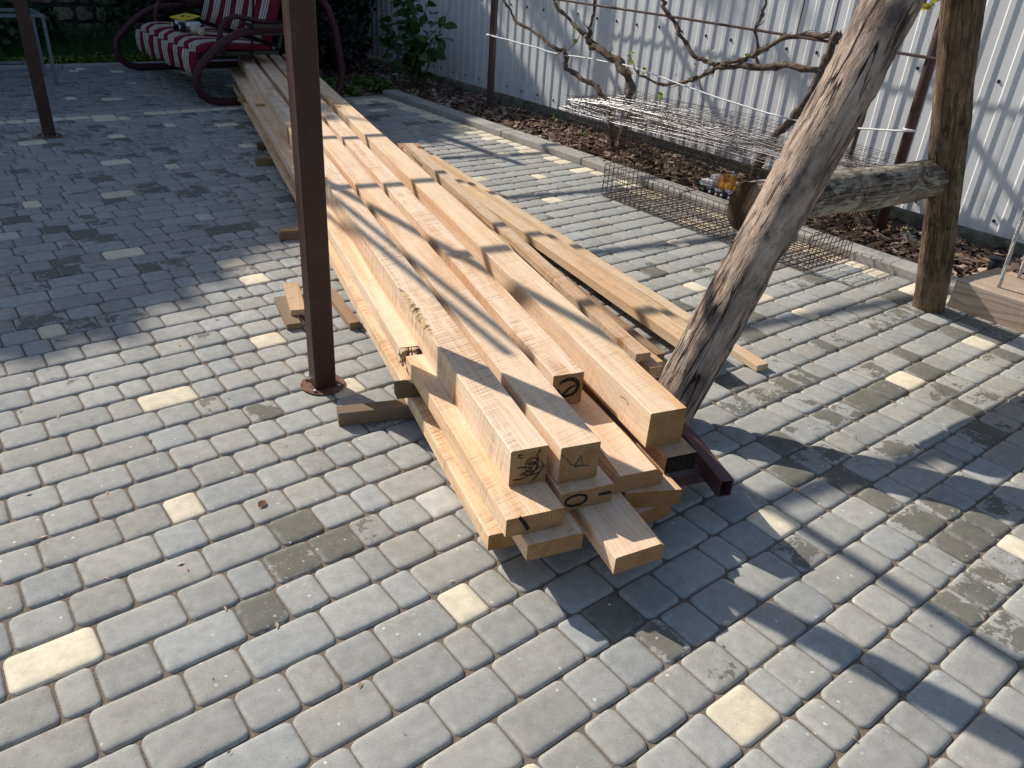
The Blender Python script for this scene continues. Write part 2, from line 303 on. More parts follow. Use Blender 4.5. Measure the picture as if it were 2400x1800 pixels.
class MB:
    """collects geometry for one mesh"""
    def __init__(s): s.v=[]; s.f=[]; s.m=[]; s.uv=None
    def quad(s,a,mi=0): s.f.append(tuple(a)); s.m.append(mi)
    def box(s,c,d,rot=None,mi=0,bev=0):
        hx,hy,hz=d[0]/2,d[1]/2,d[2]/2; n=len(s.v)
        if bev:
            b=min(bev,hx*.9,hy*.9,hz*.9)
            prof=[(-hx+b,-hy),(hx-b,-hy),(hx,-hy+b),(hx,hy-b),(hx-b,hy),(-hx+b,hy),(-hx,hy-b),(-hx,-hy+b)]
            ins=[(x*(hx-b)/hx,y*(hy-b)/hy) for x,y in prof]
            rings=[(ins,-hz),(prof,-hz+b),(prof,hz-b),(ins,hz)]
            for pr,z in rings:
                for x,y in pr: s.v.append(s._t(x,y,z,c,rot))
            for k in range(3):
                for i in range(8): s.quad((n+k*8+i,n+k*8+(i+1)%8,n+k*8+8+(i+1)%8,n+k*8+8+i),mi)
            s.quad([n+i for i in range(7,-1,-1)],mi); s.quad([n+24+i for i in range(8)],mi)
        else:
            for x in (-hx,hx):
                for y in (-hy,hy):
                    for z in (-hz,hz): s.v.append(s._t(x,y,z,c,rot))
            for q in ((0,1,3,2),(4,6,7,5),(0,4,5,1),(2,3,7,6),(0,2,6,4),(1,5,7,3)): s.quad([n+i for i in q],mi)
        return s
    def _t(s,x,y,z,c,rot):
        p=Vector((x,y,z))
        if rot is not None: p=rot@p
        return (p.x+c[0],p.y+c[1],p.z+c[2])
    def tube(s,pts,rad,n=8,mi=0,cap=True,square=False,up=None):
        pts=[Vector(p) for p in pts]; k=len(pts)
        rads=rad if isinstance(rad,(list,tuple)) else [rad]*k
        if square: n=4
        base=len(s.v); prevN=None
        for i,p in enumerate(pts):
            t=(pts[min(i+1,k-1)]-pts[max(i-1,0)]).normalized()
            if prevN is None:
                a=Vector(up) if up else (Vector((0,0,1)) if abs(t.z)<.9 else Vector((1,0,0)))
                N_=(a-t*a.dot(t)).normalized()
            else: N_=(prevN-t*prevN.dot(t)).normalized()
            prevN=N_; B=t.cross(N_)
            for j in range(n):
                an=2*math.pi*(j+(.5 if square else 0))/n
                q=p+(N_*math.cos(an)+B*math.sin(an))*rads[i]*(1.4142 if square else 1); s.v.append(tuple(q))
        for i in range(k-1):
            for j in range(n):
                a=base+i*n+j; b=base+i*n+(j+1)%n; s.quad((a,b,b+n,a+n),mi)
        if cap:
            s.quad([base+j for j in range(n-1,-1,-1)],mi); s.quad([base+(k-1)*n+j for j in range(n)],mi)
        return s
    def ball(s,c,r,nu=10,nv=7,mi=0,sc=(1,1,1)):
        base=len(s.v); s.v.append((c[0],c[1],c[2]-r*sc[2]))
        for i in range(1,nv):
            ph=-math.pi/2+math.pi*i/nv
            for j in range(nu):
                th=2*math.pi*j/nu; s.v.append((c[0]+r*sc[0]*math.cos(ph)*math.cos(th),c[1]+r*sc[1]*math.cos(ph)*math.sin(th),c[2]+r*sc[2]*math.sin(ph)))
        s.v.append((c[0],c[1],c[2]+r*sc[2])); top=len(s.v)-1
        for j in range(nu): s.quad((base,base+1+(j+1)%nu,base+1+j),mi)
        for i in range(nv-2):
            for j in range(nu):
                a=base+1+i*nu+j; b=base+1+i*nu+(j+1)%nu; s.quad((a,b,b+nu,a+nu),mi)
        for j in range(nu):
            a=base+1+(nv-2)*nu+j; b=base+1+(nv-2)*nu+(j+1)%nu; s.quad((a,b,top),mi)
        return s
    def cyl(s,c,r,h,n=16,axis='Z',mi=0,r2=None):
        ax={'X':Vector((1,0,0)),'Y':Vector((0,1,0)),'Z':Vector((0,0,1))}[axis] if isinstance(axis,str) else Vector(axis).normalized()
        c=Vector(c); return s.tube([c-ax*h/2,c+ax*h/2],[r,r if r2 is None else r2],n,mi)
    def mesh(s,name):
        me=bpy.data.meshes.new(name); me.from_pydata(s.v,[],s.f)
        if any(s.m): me.polygons.foreach_set('material_index',s.m)
        me.update(); return me
    def build(s,name,mats,parent=None,smooth=False,loc=None):
        """vertices are in world space; the object's origin is set to loc (or the parent's base)"""
        if loc is not None:
            L=Vector(loc); s.v=[(x-L.x,y-L.y,z-L.z) for x,y,z in s.v]
            return link(name,s.mesh(name),mats,parent,L,smooth)
        if parent is not None:
            L=parent_world(parent); s.v=[(x-L.x,y-L.y,z-L.z) for x,y,z in s.v]
            o=link(name,s.mesh(name),mats,None,None,smooth); o.parent=parent; return o
        return link(name,s.mesh(name),mats,None,None,smooth)
def set_vcol(me,cols,name='vcol',per='CORNER'):
    """cols: one colour per face"""
    a=me.color_attributes.new(name,'FLOAT_COLOR','CORNER'); buf=np.ones((len(me.loops),4),np.float32)
    i=0
    tot=np.empty(len(me.polygons),np.int32); me.polygons.foreach_get('loop_total',tot)
    c=np.asarray(cols,np.float32)
    if c.shape[1]==3: c=np.concatenate([c,np.ones((len(c),1),np.float32)],1)
    buf=np.repeat(c,tot,axis=0); a.data.foreach_set('color',buf.ravel())
def proj(P):
    v=Vector(P)-Vector((0,0,CAM_H)); d=v.dot(FWD)
    if d<=.05: return None
    return (1200+FOC*v.dot(RT)/d,900-FOC*v.dot(UP)/d,d)
# ------------------------------------------------------------------ ground and pavement
def sheet(name,x0,y0,x1,y1,z,m,kind='structure',parent=None,n=1):
    b=MB(); nx=ny=n
    for j in range(ny+1):
        for i in range(nx+1): b.v.append((x0+(x1-x0)*i/nx,y0+(y1-y0)*j/ny,z))
    for j in range(ny):
        for i in range(nx): a=j*(nx+1)+i; b.quad((a,a+1,a+nx+2,a+nx+1))
    o=b.build(name,m,parent)
    if kind: o['kind']=kind
    return o
sheet('ground',-70,-60,80,90,-.07,M['ground'])
pavement=sheet('pavement',-2.4,-1.6,4.05,9.42,-.0085,M['sand'])
def outline(L,W,rc,inset,k):
    hx,hy=L/2-inset,W/2-inset; r=max(rc-inset*.8,.004); out=[]
    for cx,cy,a0 in ((hx-r,hy-r,0),(-hx+r,hy-r,90),(-hx+r,-hy+r,180),(hx-r,-hy+r,270)):
        for i in range(k):
            a=R(a0+90*i/(k-1)); out.append((cx+r*math.cos(a),cy+r*math.sin(a)))
    return out
RINGS=((-.022,0,1),(-.008,.0002,1),(-.0045,.0018,.95),(-.0019,.0058,.75),(-.0005,.0120,.45),(.0003,.027,0))
def paver_mesh(L,W,seed):
    r=random.Random(seed); me=bpy.data.meshes.new('paver'); v=[];f=[];e=[]; k=5; n=4*k
    ph=[r.uniform(0,6.28) for _ in range(4)]
    rc=r.uniform(.015,.021)
    for z,ins,ed in RINGS:
        for x,y in outline(L,W,rc,ins,k):
            wob=.0011*math.sin(x*70+ph[0])*math.sin(y*60+ph[1])+.0007*math.sin(x*190+ph[2])
            s=1+wob/max(.02,math.hypot(x,y))
            v.append((x*s,y*s,z+.0006*math.sin(x*45+ph[3])*(z>-.005))); e.append(ed)
    for q in range(len(RINGS)-1):
        for i in range(n): a=q*n+i; b=q*n+(i+1)%n; f.append((a,b,b+n,a+n))
    f.append(tuple(range((len(RINGS)-1)*n,len(RINGS)*n)))
    me.from_pydata(v,[],f); me.polygons.foreach_set('use_smooth',[True]*len(f))
    at=me.attributes.new('edge','FLOAT','POINT'); at.data.foreach_set('value',e); me.materials.append(M['paver']); me.update(); return me
LEN={'S':.0915,'M':.1225,'L':.183}; ROWH=.1199; Y0=.4594
PMESH={c:[paver_mesh(LEN[c]-.0036,ROWH-.0036,31*i+ord(c)) for i in range(4)] for c in 'SML'}
PINS={-2:[(1.424,'S','g',0),(1.565,'M','g',0),(1.741,'M','g',0),(1.895,'M','g',0.5)],-1:[(1.272,'S','g',0.06),(1.422,'M','g',0.05),(1.572,'S','g',0),(1.867,'S','g',0.7),(1.969,'S','g',0.6),(2.250,'S','c',0)],0:[(1.027,'S','g',0),(1.148,'M','c',0),(1.340,'M','g',0),(1.483,'S','g',0.1),(1.599,'S','g',0),(1.819,'M','g',0),(2.003,'S','g',0.35),(2.089,'S','g',0.85),(2.195,'S','g',0.85)],1:[(0.876,'S','g',0),(0.982,'M','g',0),(1.085,'S','g',0),(1.188,'M','g',0.4),(1.541,'M','g',0.05),(1.840,'S','g',0),(1.960,'M','g',0),(2.132,'M','g',0.6),(2.434,'M','g',0.08),(2.582,'M','g',0)],2:[(0.788,'L','g',0),(0.927,'M','g',0),(1.042,'M','g',0),(1.147,'S','g',0.55),(1.251,'S','g',0),(1.387,'M','g',0.05),(1.692,'M','g',0.55),(1.871,'M','g',0),(2.118,'S','g',0.75),(2.491,'M','g',0),(2.748,'S','g',0.5),(2.839,'S','g',0.8)],3:[(0.517,'L','g',0.1),(0.680,'L','g',0.08),(0.878,'L','g',0),(0.999,'S','g',0),(1.104,'M','g',1),(1.747,'M','c',0),(2.116,'M','g',1),(2.284,'M','g',0.3),(2.931,'S','g',0.8)],4:[(0.449,'L','g',0),(0.629,'L','g',0.05),(0.756,'S','g',0.08),(0.974,'S','g',0),(1.085,'L','g',0.1),(2.111,'S','g',0.35),(2.222,'S','g',0.45),(2.998,'S','g',0.55),(3.463,'S','g',0.4),(3.569,'S','g',0.9)],5:[(0.191,'L','g',0.05),(0.440,'S','g',0),(0.546,'M','g',0),(0.693,'L','g',0.05),(0.830,'S','c',0),(2.120,'M','g',1),(2.293,'M','g',0.4),(2.518,'S','g',0.5),(2.675,'M','g',1),(2.827,'S','g',0.9),(2.965,'S','c',0),(3.103,'M','g',0.85),(3.575,'M','c',0),(3.698,'S','g',0.7)],6:[(0.125,'L','g',0),(0.277,'M','g',0),(0.441,'L','g',0),(0.606,'L','g',0),(0.734,'S','g',0.1),(0.898,'L','g',0),(3.165,'S','g',0.9),(3.589,'M','g',1),(3.898,'S','g',0.6)],7:[(-0.067,'M','g',0),(0.025,'S','g',0),(0.130,'M','g',0),(0.282,'L','g',0),(0.431,'S','g',0.9),(0.515,'M','g',0),(0.627,'M','g',0.05),(0.818,'M','g',0.12),(0.939,'M','g',0),(3.544,'M','g',1)],8:[(0.011,'L','c',0),(0.191,'L','g',0),(0.340,'M','g',0),(0.554,'M','g',0.75),(0.673,'M','g',1),(0.779,'S','g',0.35),(0.884,'M','g',0.15),(0.999,'M','l',0.1),(3.324,'S','g',0.45),(3.668,'S','g',0.5)],9:[(0.011,'M','g',0),(0.138,'M','g',0),(0.619,'M','g',1),(0.738,'M','g',0),(0.841,'S','g',0.1),(0.980,'L','g',0.1)],10:[(0.207,'L','g',0),(0.352,'M','g',0),(0.474,'M','g',0),(0.713,'M','g',0),(0.823,'S','g',0),(0.927,'M','g',0),(1.042,'M','g',0.1),(3.156,'S','c',0)],11:[(0.145,'L','g',0),(0.296,'M','g',0),(0.402,'S','c',0),(0.528,'L','g',0),(0.883,'S','g',0),(0.991,'M','g',0)],12:[(0.146,'M','g',0),(0.251,'S','g',0),(0.384,'L','g',0),(0.536,'M','g',0),(0.918,'L','g',0.08),(3.467,'M','g',0.45)],13:[(0.236,'L','g',0),(0.386,'M','g',0),(0.508,'M','g',0.1)],14:[(0.331,'L','g',0.06),(0.482,'M','g',0),(0.628,'L','g',0),(0.785,'S','g',0.5),(2.950,'S','c',0)],15:[(0.129,'L','g',0.1),(0.393,'L','g',0),(0.540,'M','g',0),(0.642,'S','g',0.5)],16:[(0.273,'L','g',0),(0.410,'S','g',0),(0.542,'L','c',0),(3.294,'S','g',0.35)],17:[(0.215,'L','g',0),(3.147,'S','g',0.3)],18:[(0.272,'L','g',0.25),(0.995,'M','c',0),(3.366,'S','c',0)],19:[(0.266,'S','g',0.4),(0.799,'M','g',0.45),(1.129,'M','g',0.2)],21:[(0.375,'M','g',0.3)],22:[(0.337,'S','c',0),(0.437,'M','g',0.5),(3.391,'S','g',0.35),(3.541,'S','g',0.3)],23:[(0.325,'L','g',0.5)],24:[(1.150,'L','g',0.4),(2.972,'M','g',0.4)],25:[(1.165,'M','c',0)],26:[(0.358,'M','g',0.5),(0.935,'M','g',0.45),(3.261,'M','c',0)],27:[(0.434,'S','g',0.75),(0.524,'S','g',0.7),(0.697,'L','g',0.25),(1.027,'L','g',0.4),(1.201,'M','g',0.5)],28:[(0.783,'L','c',0)],30:[(0.456,'L','g',0.3),(3.547,'S','c',0)],31:[(1.290,'S','l',0)],32:[(0.372,'M','l',0)],34:[(1.006,'M','g',0.3)],35:[(3.678,'M','c',0)],36:[(1.010,'L','c',0)],40:[(1.457,'S','c',0)],42:[(1.179,'L','c',0)],43:[(2.095,'M','c',0)],48:[(0.833,'L','c',0),(1.370,'M','c',0)],49:[(2.211,'L','c',0)],50:[(1.816,'S','c',0),(3.625,'L','c',0)]}
def fill(a,b,rr):
    g=b-a
    if g<.056: return []
    best=None
    for _ in range(50):
        s=[];t=0
        while t<g-.05:
            c=rr.choices('SML',(.26,.42,.32))[0]; s.append(c); t+=LEN[c]
        for q in (s,s[:-1]):
            if not q: continue
            t=sum(LEN[c] for c in q); e=abs(math.log(g/t))
            if best is None or e<best[0]: best=(e,list(q))
        if best[0]<.012: break
    q=best[1]; k=g/sum(LEN[c] for c in q); out=[]; x=a
    for c in q: l=LEN[c]*k; out.append((x+l/2,l,c)); x+=l
    return out
pavers=[]          # x,y,length,class,colour,stain
def pcolor(rr,kind='g',zone=1):
    t=rr.uniform(.88,1.1)
    if kind=='c': b=(.68*t,.61*t,.46*t)
    elif kind=='l': b=(.50,.485,.44)
    else:
        w=rr.random(); b=(.330*t,.332*t,.310*t) if w<.5 else ((.338*t,.330*t,.302*t) if w<.85 else (.318*t,.327*t,.316*t))
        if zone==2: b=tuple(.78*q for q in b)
    return b
rr=random.Random(11)
for row in range(-17,55):
    y=Y0+ROWH*(row+.5)
    if y>7.005: break
    pins=sorted(PINS.get(row,[])); cur=-2.3+rr.uniform(-.09,0); XE=4.036
    items=[]
    for (px,c,kd,st) in pins:
        l=LEN[c]; s0=px-l/2
        e0=px+l/2
        if s0<cur-.045: continue
        if s0<cur: s0=cur; l=e0-s0; px=(s0+e0)/2
        seg=fill(cur,s0,rr)
        if not seg and s0-cur>.004: l+=(s0-cur); px-=(s0-cur)/2
        items+= [(x,ll,cc,None,None) for x,ll,cc in seg]; items.append((px,l,c,kd,st)); cur=px+l/2
    lastc=rr.choice('SML') if row>7 else None
    end=XE-(LEN[lastc] if lastc else 0)
    if end>cur: items+=[(x,l,c,None,None) for x,l,c in fill(cur,end,rr)]
    if lastc: items.append((XE-LEN[lastc]/2,LEN[lastc],lastc,'c' if rr.random()<.85 else 'g',0))
    for x,l,c,kd,st in items:
        if kd is None:
            u=rr.random(); kd='c' if u<.012 else 'g'
            if row>=53 and rr.random()<(.85 if row==54 else .35): kd='c'
            st=0
            dd=.42 if (x>2.0 and y<2.6) else (.40 if y>3.6 and x<3.0 else .10)
            if y>5.9: dd=.55
            if kd=='g' and rr.random()<dd: st=rr.choice((.18,.3,.4,.5,.6,.8))*(1 if dd>.2 else .5)
        pavers.append((x,y,l,c,pcolor(rr,kd),st,ROWH,0))
# older paving beyond the flush strip
y=7.142
while y<9.38:
    cur=-2.4+rr.uniform(-.1,0)
    for x,l,c in fill(cur,3.62 if y<9.0 else 3.2,rr):
        kd='c' if rr.random()<.03 else 'g'
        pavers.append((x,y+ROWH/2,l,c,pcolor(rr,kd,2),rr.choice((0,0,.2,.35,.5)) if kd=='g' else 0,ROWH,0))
    y+=ROWH
def area(p):
    c=proj((p[0],p[1],0))
    if c is None or not(-40<c[0]<2440 and -40<c[1]<1840): return 0
    a=proj((p[0]+p[2],p[1],0)); b=proj((p[0],p[1]+p[6],0))
    if a is None or b is None: return 0
    return abs((a[0]-c[0])*(b[1]-c[1])-(a[1]-c[1])*(b[0]-c[0]))
order=sorted(range(len(pavers)),key=lambda i:-area(pavers[i])); near=set(order[:300])
for i in order[:300]:
    x,y,l,c,cl,st,w,_=pavers[i]
    o=bpy.data.objects.new('paver',rr.choice(PMESH[c])); col.objects.link(o); o.parent=pavement
    o.location=(x,y,rr.uniform(-.0016,.0012)); o.rotation_euler=(rr.uniform(-.008,.008),rr.uniform(-.007,.007),rr.uniform(-.012,.012)+(math.pi if rr.random()<.5 else 0))
    o.scale=(l/LEN[c],1,1); o.color=cl+(st,)
def paver_field():
    v=[];f=[];e=[];cols=[];rn=[]; k=3; n=12
    rings=((-.018,0,1),(-.0055,.0012,.95),(-.0016,.0065,.7),(.0002,.017,.15))
    for i,p in enumerate(pavers):
        if i in near: continue
        x,y,l,c,cl,st,w,_=p; dz=rr.uniform(-.0018,.0012); a=rr.uniform(-.012,.012); ca,sa=math.cos(a),math.sin(a); tx,ty=rr.uniform(-.008,.008),rr.uniform(-.008,.008)
        b0=len(v); r_=rr.random(); rc=rr.uniform(.015,.022)
        for z,ins,ed in rings:
            for px,py in outline(l-.0036,w-.0036,rc,ins,k):
                v.append((x+px*ca-py*sa,y+px*sa+py*ca,z+dz+(px*tx+py*ty))); e.append(ed)
        for q in range(3):
            for j in range(n): aa=b0+q*n+j; bb=b0+q*n+(j+1)%n; f.append((aa,bb,bb+n,aa+n))
        f.append(tuple(range(b0+3*n,b0+4*n)))
        cols+=[cl+(st,)]*(3*n+1); rn+=[r_]*(3*n+1)
    me=bpy.data.meshes.new('paver_field'); me.from_pydata(v,[],f); me.polygons.foreach_set('use_smooth',[True]*len(f))
    at=me.attributes.new('edge','FLOAT','POINT'); at.data.foreach_set('value',e)
    ar=me.attributes.new('prnd','FLOAT','FACE'); ar.data.foreach_set('value',rn)
    set_vcol(me,cols,'pcol'); me.materials.append(M['paver_far'])
    o=bpy.data.objects.new('paver_field',me); col.objects.link(o); o.parent=pavement; o['kind']='stuff'
paver_field()
# flush concrete strip between the two pavings, garden kerb along the bed
def kerb_run(name,a,b,w,z0,z1,step,label=None):
    a=Vector(a);b=Vector(b); L=(b-a).length; t=(b-a)/L; n=max(1,round(L/step)); root=None
    ang=math.atan2(t.y,t.x); rot=Matrix.Rotation(ang,3,'Z')
    root=empty(name,tuple((a+b)/2)+(0,),None,None,kind='structure')
    for i in range(n):
        c=a+t*(L*(i+.5)/n); m=MB(); m.box((c.x,c.y,(z0+z1)/2+rnd.uniform(-.002,.002)),(L/n-.006,w,z1-z0),Matrix.Rotation(ang+rnd.uniform(-.003,.003),3,'Z'),bev=.006)
        m.build('kerb_stone',M['kerb'],root)
kerb_run('kerb',(4.115,-1.6),(4.115,7.16),.15,-.05,.047,1.0)
kerb_run('edging_strip',(-2.4,7.097),(4.03,7.097),.080,-.05,.004,1.0)
kerb_run('back_kerb',(-2.4,9.46),(3.7,9.46),.08,-.05,.03,1.0)
# ------------------------------------------------------------------ bark bed
sheet('flower_bed',4.19,-2,5.3,12.4,-.03,M['soil'])
sheet('shrub_bed',3.64,7.17,4.19,12.4,-.025,M['soil'])
def chips():
    r=random.Random(3); b=MB(); cols=[]
    def chip(x,y,z,s):
        l=s*r.uniform(.5,1.5); w=l*r.uniform(.25,.6); h=r.uniform(.003,.009)
        rot=Matrix.Rotation(r.uniform(0,6.28),3,'Z')@Matrix.Rotation(r.gauss(0,.32),3,'Y')@Matrix.Rotation(r.gauss(0,.32),3,'X')
        n=len(b.v); pts=[(-l/2,-w/2*r.uniform(.3,1)),(l/2*r.uniform(.3,1),-w/2),(l/2,w/2*r.uniform(.3,1)),(-l/2*r.uniform(.4,1),w/2)]
        for zz,k in ((0,1),(h,.85)):
            for px,py in pts:
                q=rot@Vector((px*k,py*k,zz+.25*px*px/l*r.uniform(-1,1))); b.v.append((x+q.x,y+q.y,z+q.z))
        for i in range(4): b.quad((n+i,n+(i+1)%4,n+4+(i+1)%4,n+4+i))
        b.quad((n+4,n+5,n+6,n+7))
        u=r.random(); t=r.uniform(.5,1.35)
        c=(.115*t,.075*t,.054*t) if u<.5 else ((.22*t,.15*t,.112*t) if u<.82 else (.36*t,.29*t,.225*t))
        cols.extend([c]*5)
    for _ in range(7500):
        y=r.uniform(.4,8.2); x=4.2+.93*r.random(); chip(x,y,-.026+r.random()*.035*(1-abs(x-4.6)/.9),.080)
    for _ in range(1500):
        chip(r.uniform(3.66,5.1),r.uniform(7.2,9.5),-.02+r.random()*.02,.06)
    for _ in range(24): chip(r.gauss(4.1,.06),r.uniform(1.3,5),.058,.02)
    o=b.build('bark_mulch',M['chips']); set_vcol(o.data,cols); props(o,'brown bark chips covering the bed along the white fence','bark mulch',kind='stuff')
chips()
# ------------------------------------------------------------------ white fence
def fence():
    root=empty('fence',(5.0,4.5,0),'tall white ribbed sheet metal fence behind the grapevines','fence')
    PIT=.1166; prof=[(0,0),(.026,0),(.035,-.0075),(.064,-.0075),(.073,0)]
    y=-1.985; z0,z1=.085,2.05; k=0
    while y<12.6:
        b=MB(); pts=[]; n=10
        for i in range(n):
            for py,px in prof: pts.append((5.0+px-(.0012 if k%2 else 0),y+i*PIT+py))
        pts.append((5.0-(.0012 if k%2 else 0),y+n*PIT-.0005+.012)); N=len(pts)
        for th in (0,.0007):
            for z in (z0,z1):
                for px,py in pts: b.v.append((px+th,py,z))
        for i in range(N-1):
            b.quad((i+1,i,i+N,i+N+1)); b.quad((2*N+i,2*N+i+1,3*N+i+1,3*N+i))
            b.quad((i,i+1,2*N+i+1,2*N+i)); b.quad((N+i+1,N+i,3*N+i,3*N+i+1))
        b.quad((0,2*N,3*N,N)); b.quad((N-1,2*N-1,4*N-1,3*N-1))
        b.build('fence_panel',M['fence'],root)
        y+=n*PIT; k+=1
    sm=MB(); sm.cyl((0,0,0),.0075,.006,6,'X'); sm.cyl((.003,0,0),.011,.002,8,'X'); sme=sm.mesh('screw'); sme.materials.append(M['screw'])
    for zz in (.155,.888,1.6):
        yy=1.27
        while yy<8.6:
            o=bpy.data.objects.new('screw',sme); col.objects.link(o); o.parent=root
            o.location=(4.9855+.0 -5.0+.0105,yy-4.5+rnd.uniform(-.006,.006),zz+rnd.uniform(-.006,.006)); yy+=2*PIT
    # rails behind the sheets hold it together
    for zz in (.3,1.1,1.9):
        m=MB(); m.box((5.025,5.3,zz),(.03,14.5,.04)); m.build('rail',M['grey_steel'],root)
fence()
b=MB(); n=60; prof=[(5.045,-.06),(5.05,.02),(5.055,.055),(5.075,.070),(5.3,.075),(5.3,-.06)]
for i in range(n+1):
    y=-2+14.6*i/n
    for j,(x,z) in enumerate(prof): b.v.append((x+rnd.uniform(-.012,.012)*(j<4),y,z+rnd.uniform(-.010,.010)*(0<j<5)))
for i in range(n):
    for j in range(5): a=i*6+j; b.quad((a,a+6,a+7,a+1))
props(b.build('plinth',M['plinth'],smooth=True),'mossy concrete plinth running under the white fence','plinth')
# ------------------------------------------------------------------ planting helpers
LEAF6=[(0,0,0),(.28,.34,.05),(.28,-.34,.05),(.68,.30,.03),(.68,-.30,.03),(1,0,-.06)]
def leaf_mesh(name,L,Wd,mat,c,fold=.10):
    v=[(0,0,0)]; me=bpy.data.meshes.new(name)
    xs=((.18,.30),(.45,.5),(.75,.36)); v+= [(0,0,0)]
    v=[(0,0,0)]
    for t,w in xs: v+=[(t*L,w*Wd,fold*w*Wd*2-.12*L*t*t),(t*L,0,-.12*L*t*t),(t*L,-w*Wd,fold*w*Wd*2-.12*L*t*t)]
    v.append((L,0,-.14*L)); f=[(0,2,1),(0,3,2)]
    for i in (1,4): f+=[(i,i+1,i+4,i+3),(i+1,i+2,i+5,i+4)]
    f+=[(7,8,10),(8,9,10)]
    me.from_pydata(v,[],f); me.polygons.foreach_set('use_smooth',[True]*len(f)); me.materials.append(mat); me.update(); set_vcol(me,[c]*len(f)); return me
def cloud(name,blobs,L,Wd,mat,parent,greens,seed,tri=False,loc=None,flat=0.0,shell=.5):
    """leaves spread through ellipsoids: blobs=(centre,radii,count)"""
    r=np.random.default_rng(seed); V=[];C=[]
    for c,rad,n in blobs:
        d=r.normal(size=(n,3)); d/=np.linalg.norm(d,axis=1)[:,None]; q=r.random(n)**(1/3*(1-shell)+.02)
        p=np.array(c)+d*q[:,None]*np.array(rad)*(1+.18*np.sin(d[:,0:1]*7+d[:,1:2]*5+seed))
        nrm=d*.6+r.normal(size=(n,3))*.6+np.array([0,0,.5+flat]); nrm/=np.linalg.norm(nrm,axis=1)[:,None]
        a=np.cross(nrm,r.normal(size=(n,3))); a/=np.linalg.norm(a,axis=1)[:,None]; bb=np.cross(nrm,a)
        s=r.uniform(.6,1.3,n)[:,None]
        V.append(np.stack([p-a*L*s*.5,p+bb*Wd*s*.5+a*L*s*.05,p+a*L*s*.5-nrm*L*s*.12,p-bb*Wd*s*.5+a*L*s*.05],1))
        g=np.array(greens)[r.integers(0,len(greens),n)]*r.uniform(.7,1.25,n)[:,None]; C.append(g)
    V=np.concatenate(V).reshape(-1,3); C=np.concatenate(C); n=len(C)
    off=np.array(parent_world(parent) if parent is not None else (loc or (0,0,0))); V=V-off
    me=bpy.data.meshes.new(name); me.vertices.add(4*n); me.vertices.foreach_set('co',V.ravel()); me.loops.add(4*n); me.loops.foreach_set('vertex_index',np.arange(4*n,dtype=np.int32))
    me.polygons.add(n); me.polygons.foreach_set('loop_start',np.arange(0,4*n,4,dtype=np.int32)); me.update(calc_edges=True)
    set_vcol(me,C); me.materials.append(mat)
    o=bpy.data.objects.new(name,me); col.objects.link(o)
    if parent is not None: o.parent=parent
    else: o.location=tuple(off)
    return o
G_DARK=[(.030,.060,.022),(.040,.075,.030),(.022,.048,.024)]
G_MID=[(.050,.105,.032),(.065,.125,.04),(.04,.085,.03)]
G_YEL=[(.20,.23,.035),(.15,.20,.035),(.25,.27,.05)]
# grass bank and low plants beyond the far paving
def blades():
    r=np.random.default_rng(5); n=16000
    x=r.uniform(-1.5,3.7,n); y=9.55+2.1*r.random(n); h=r.uniform(.08,.26,n); a=r.uniform(0,6.28,n); w=.006
    ln=r.normal(0,.35,(n,2))*h[:,None]
    p=np.stack([x,y,np.full(n,-.02)],1); dx=np.stack([np.cos(a)*w,np.sin(a)*w,np.zeros(n)],1)
    tip=p+np.concatenate([ln,h[:,None]],1)
    V=np.stack([p-dx,p+dx,tip],1).reshape(-1,3)
    me=bpy.data.meshes.new('grass'); me.vertices.add(3*n); me.vertices.foreach_set('co',V.ravel()); me.loops.add(3*n); me.loops.foreach_set('vertex_index',np.arange(3*n,dtype=np.int32))
    me.polygons.add(n); me.polygons.foreach_set('loop_start',np.arange(0,3*n,3,dtype=np.int32)); me.update(calc_edges=True)
    g=np.array([(.045,.10,.025),(.06,.12,.03),(.035,.08,.03)])[r.integers(0,3,n)]*r.uniform(.7,1.3,n)[:,None]; set_vcol(me,g); me.materials.append(M['grass'])
    o=bpy.data.objects.new('grass',me); col.objects.link(o); props(o,'green grass between the far paving and the stone wall','grass',kind='stuff')
blades()
sheet('lawn_soil',-3,9.5,3.7,12.2,-.03,M['soil'])
o=cloud('ground_cover',[((x,9.62+rnd.uniform(-.05,.12),.035),(.14,.10,.06),110) for x in np.arange(-.4,2.7,.085)],.035,.03,M['leaf'],None,G_YEL,8,flat=.6)
props(o,'yellow green creeping plants edging the far paving','ground cover',kind='stuff')
o=cloud('ground_cover',[((3.75+rnd.uniform(-.15,.45),7.35+rnd.uniform(-.1,.5),.045),(.11,.11,.05),60) for _ in range(16)],.045,.04,M['leaf'],None,[(.11,.17,.03),(.07,.13,.03)],9,flat=.6)
props(o,'light green creeping plants at the corner of the bark bed','ground cover',kind='stuff')
o=cloud('weeds',[((4.3+.75*rnd.random(),y,.03),(.05,.05,.03),9) for y in (1.2,1.45,1.9,2.1,2.6,3.4,4.1,4.9,5.6,6.0,6.1,6.4)],.03,.018,M['leaf'],None,[(.07,.17,.03),(.10,.2,.04)],12)
props(o,'small green weeds sprouting among the bark chips','weeds',kind='stuff')
sheet('garden_path',-3,11.55,3.7,12.2,.02,M['path_conc'])
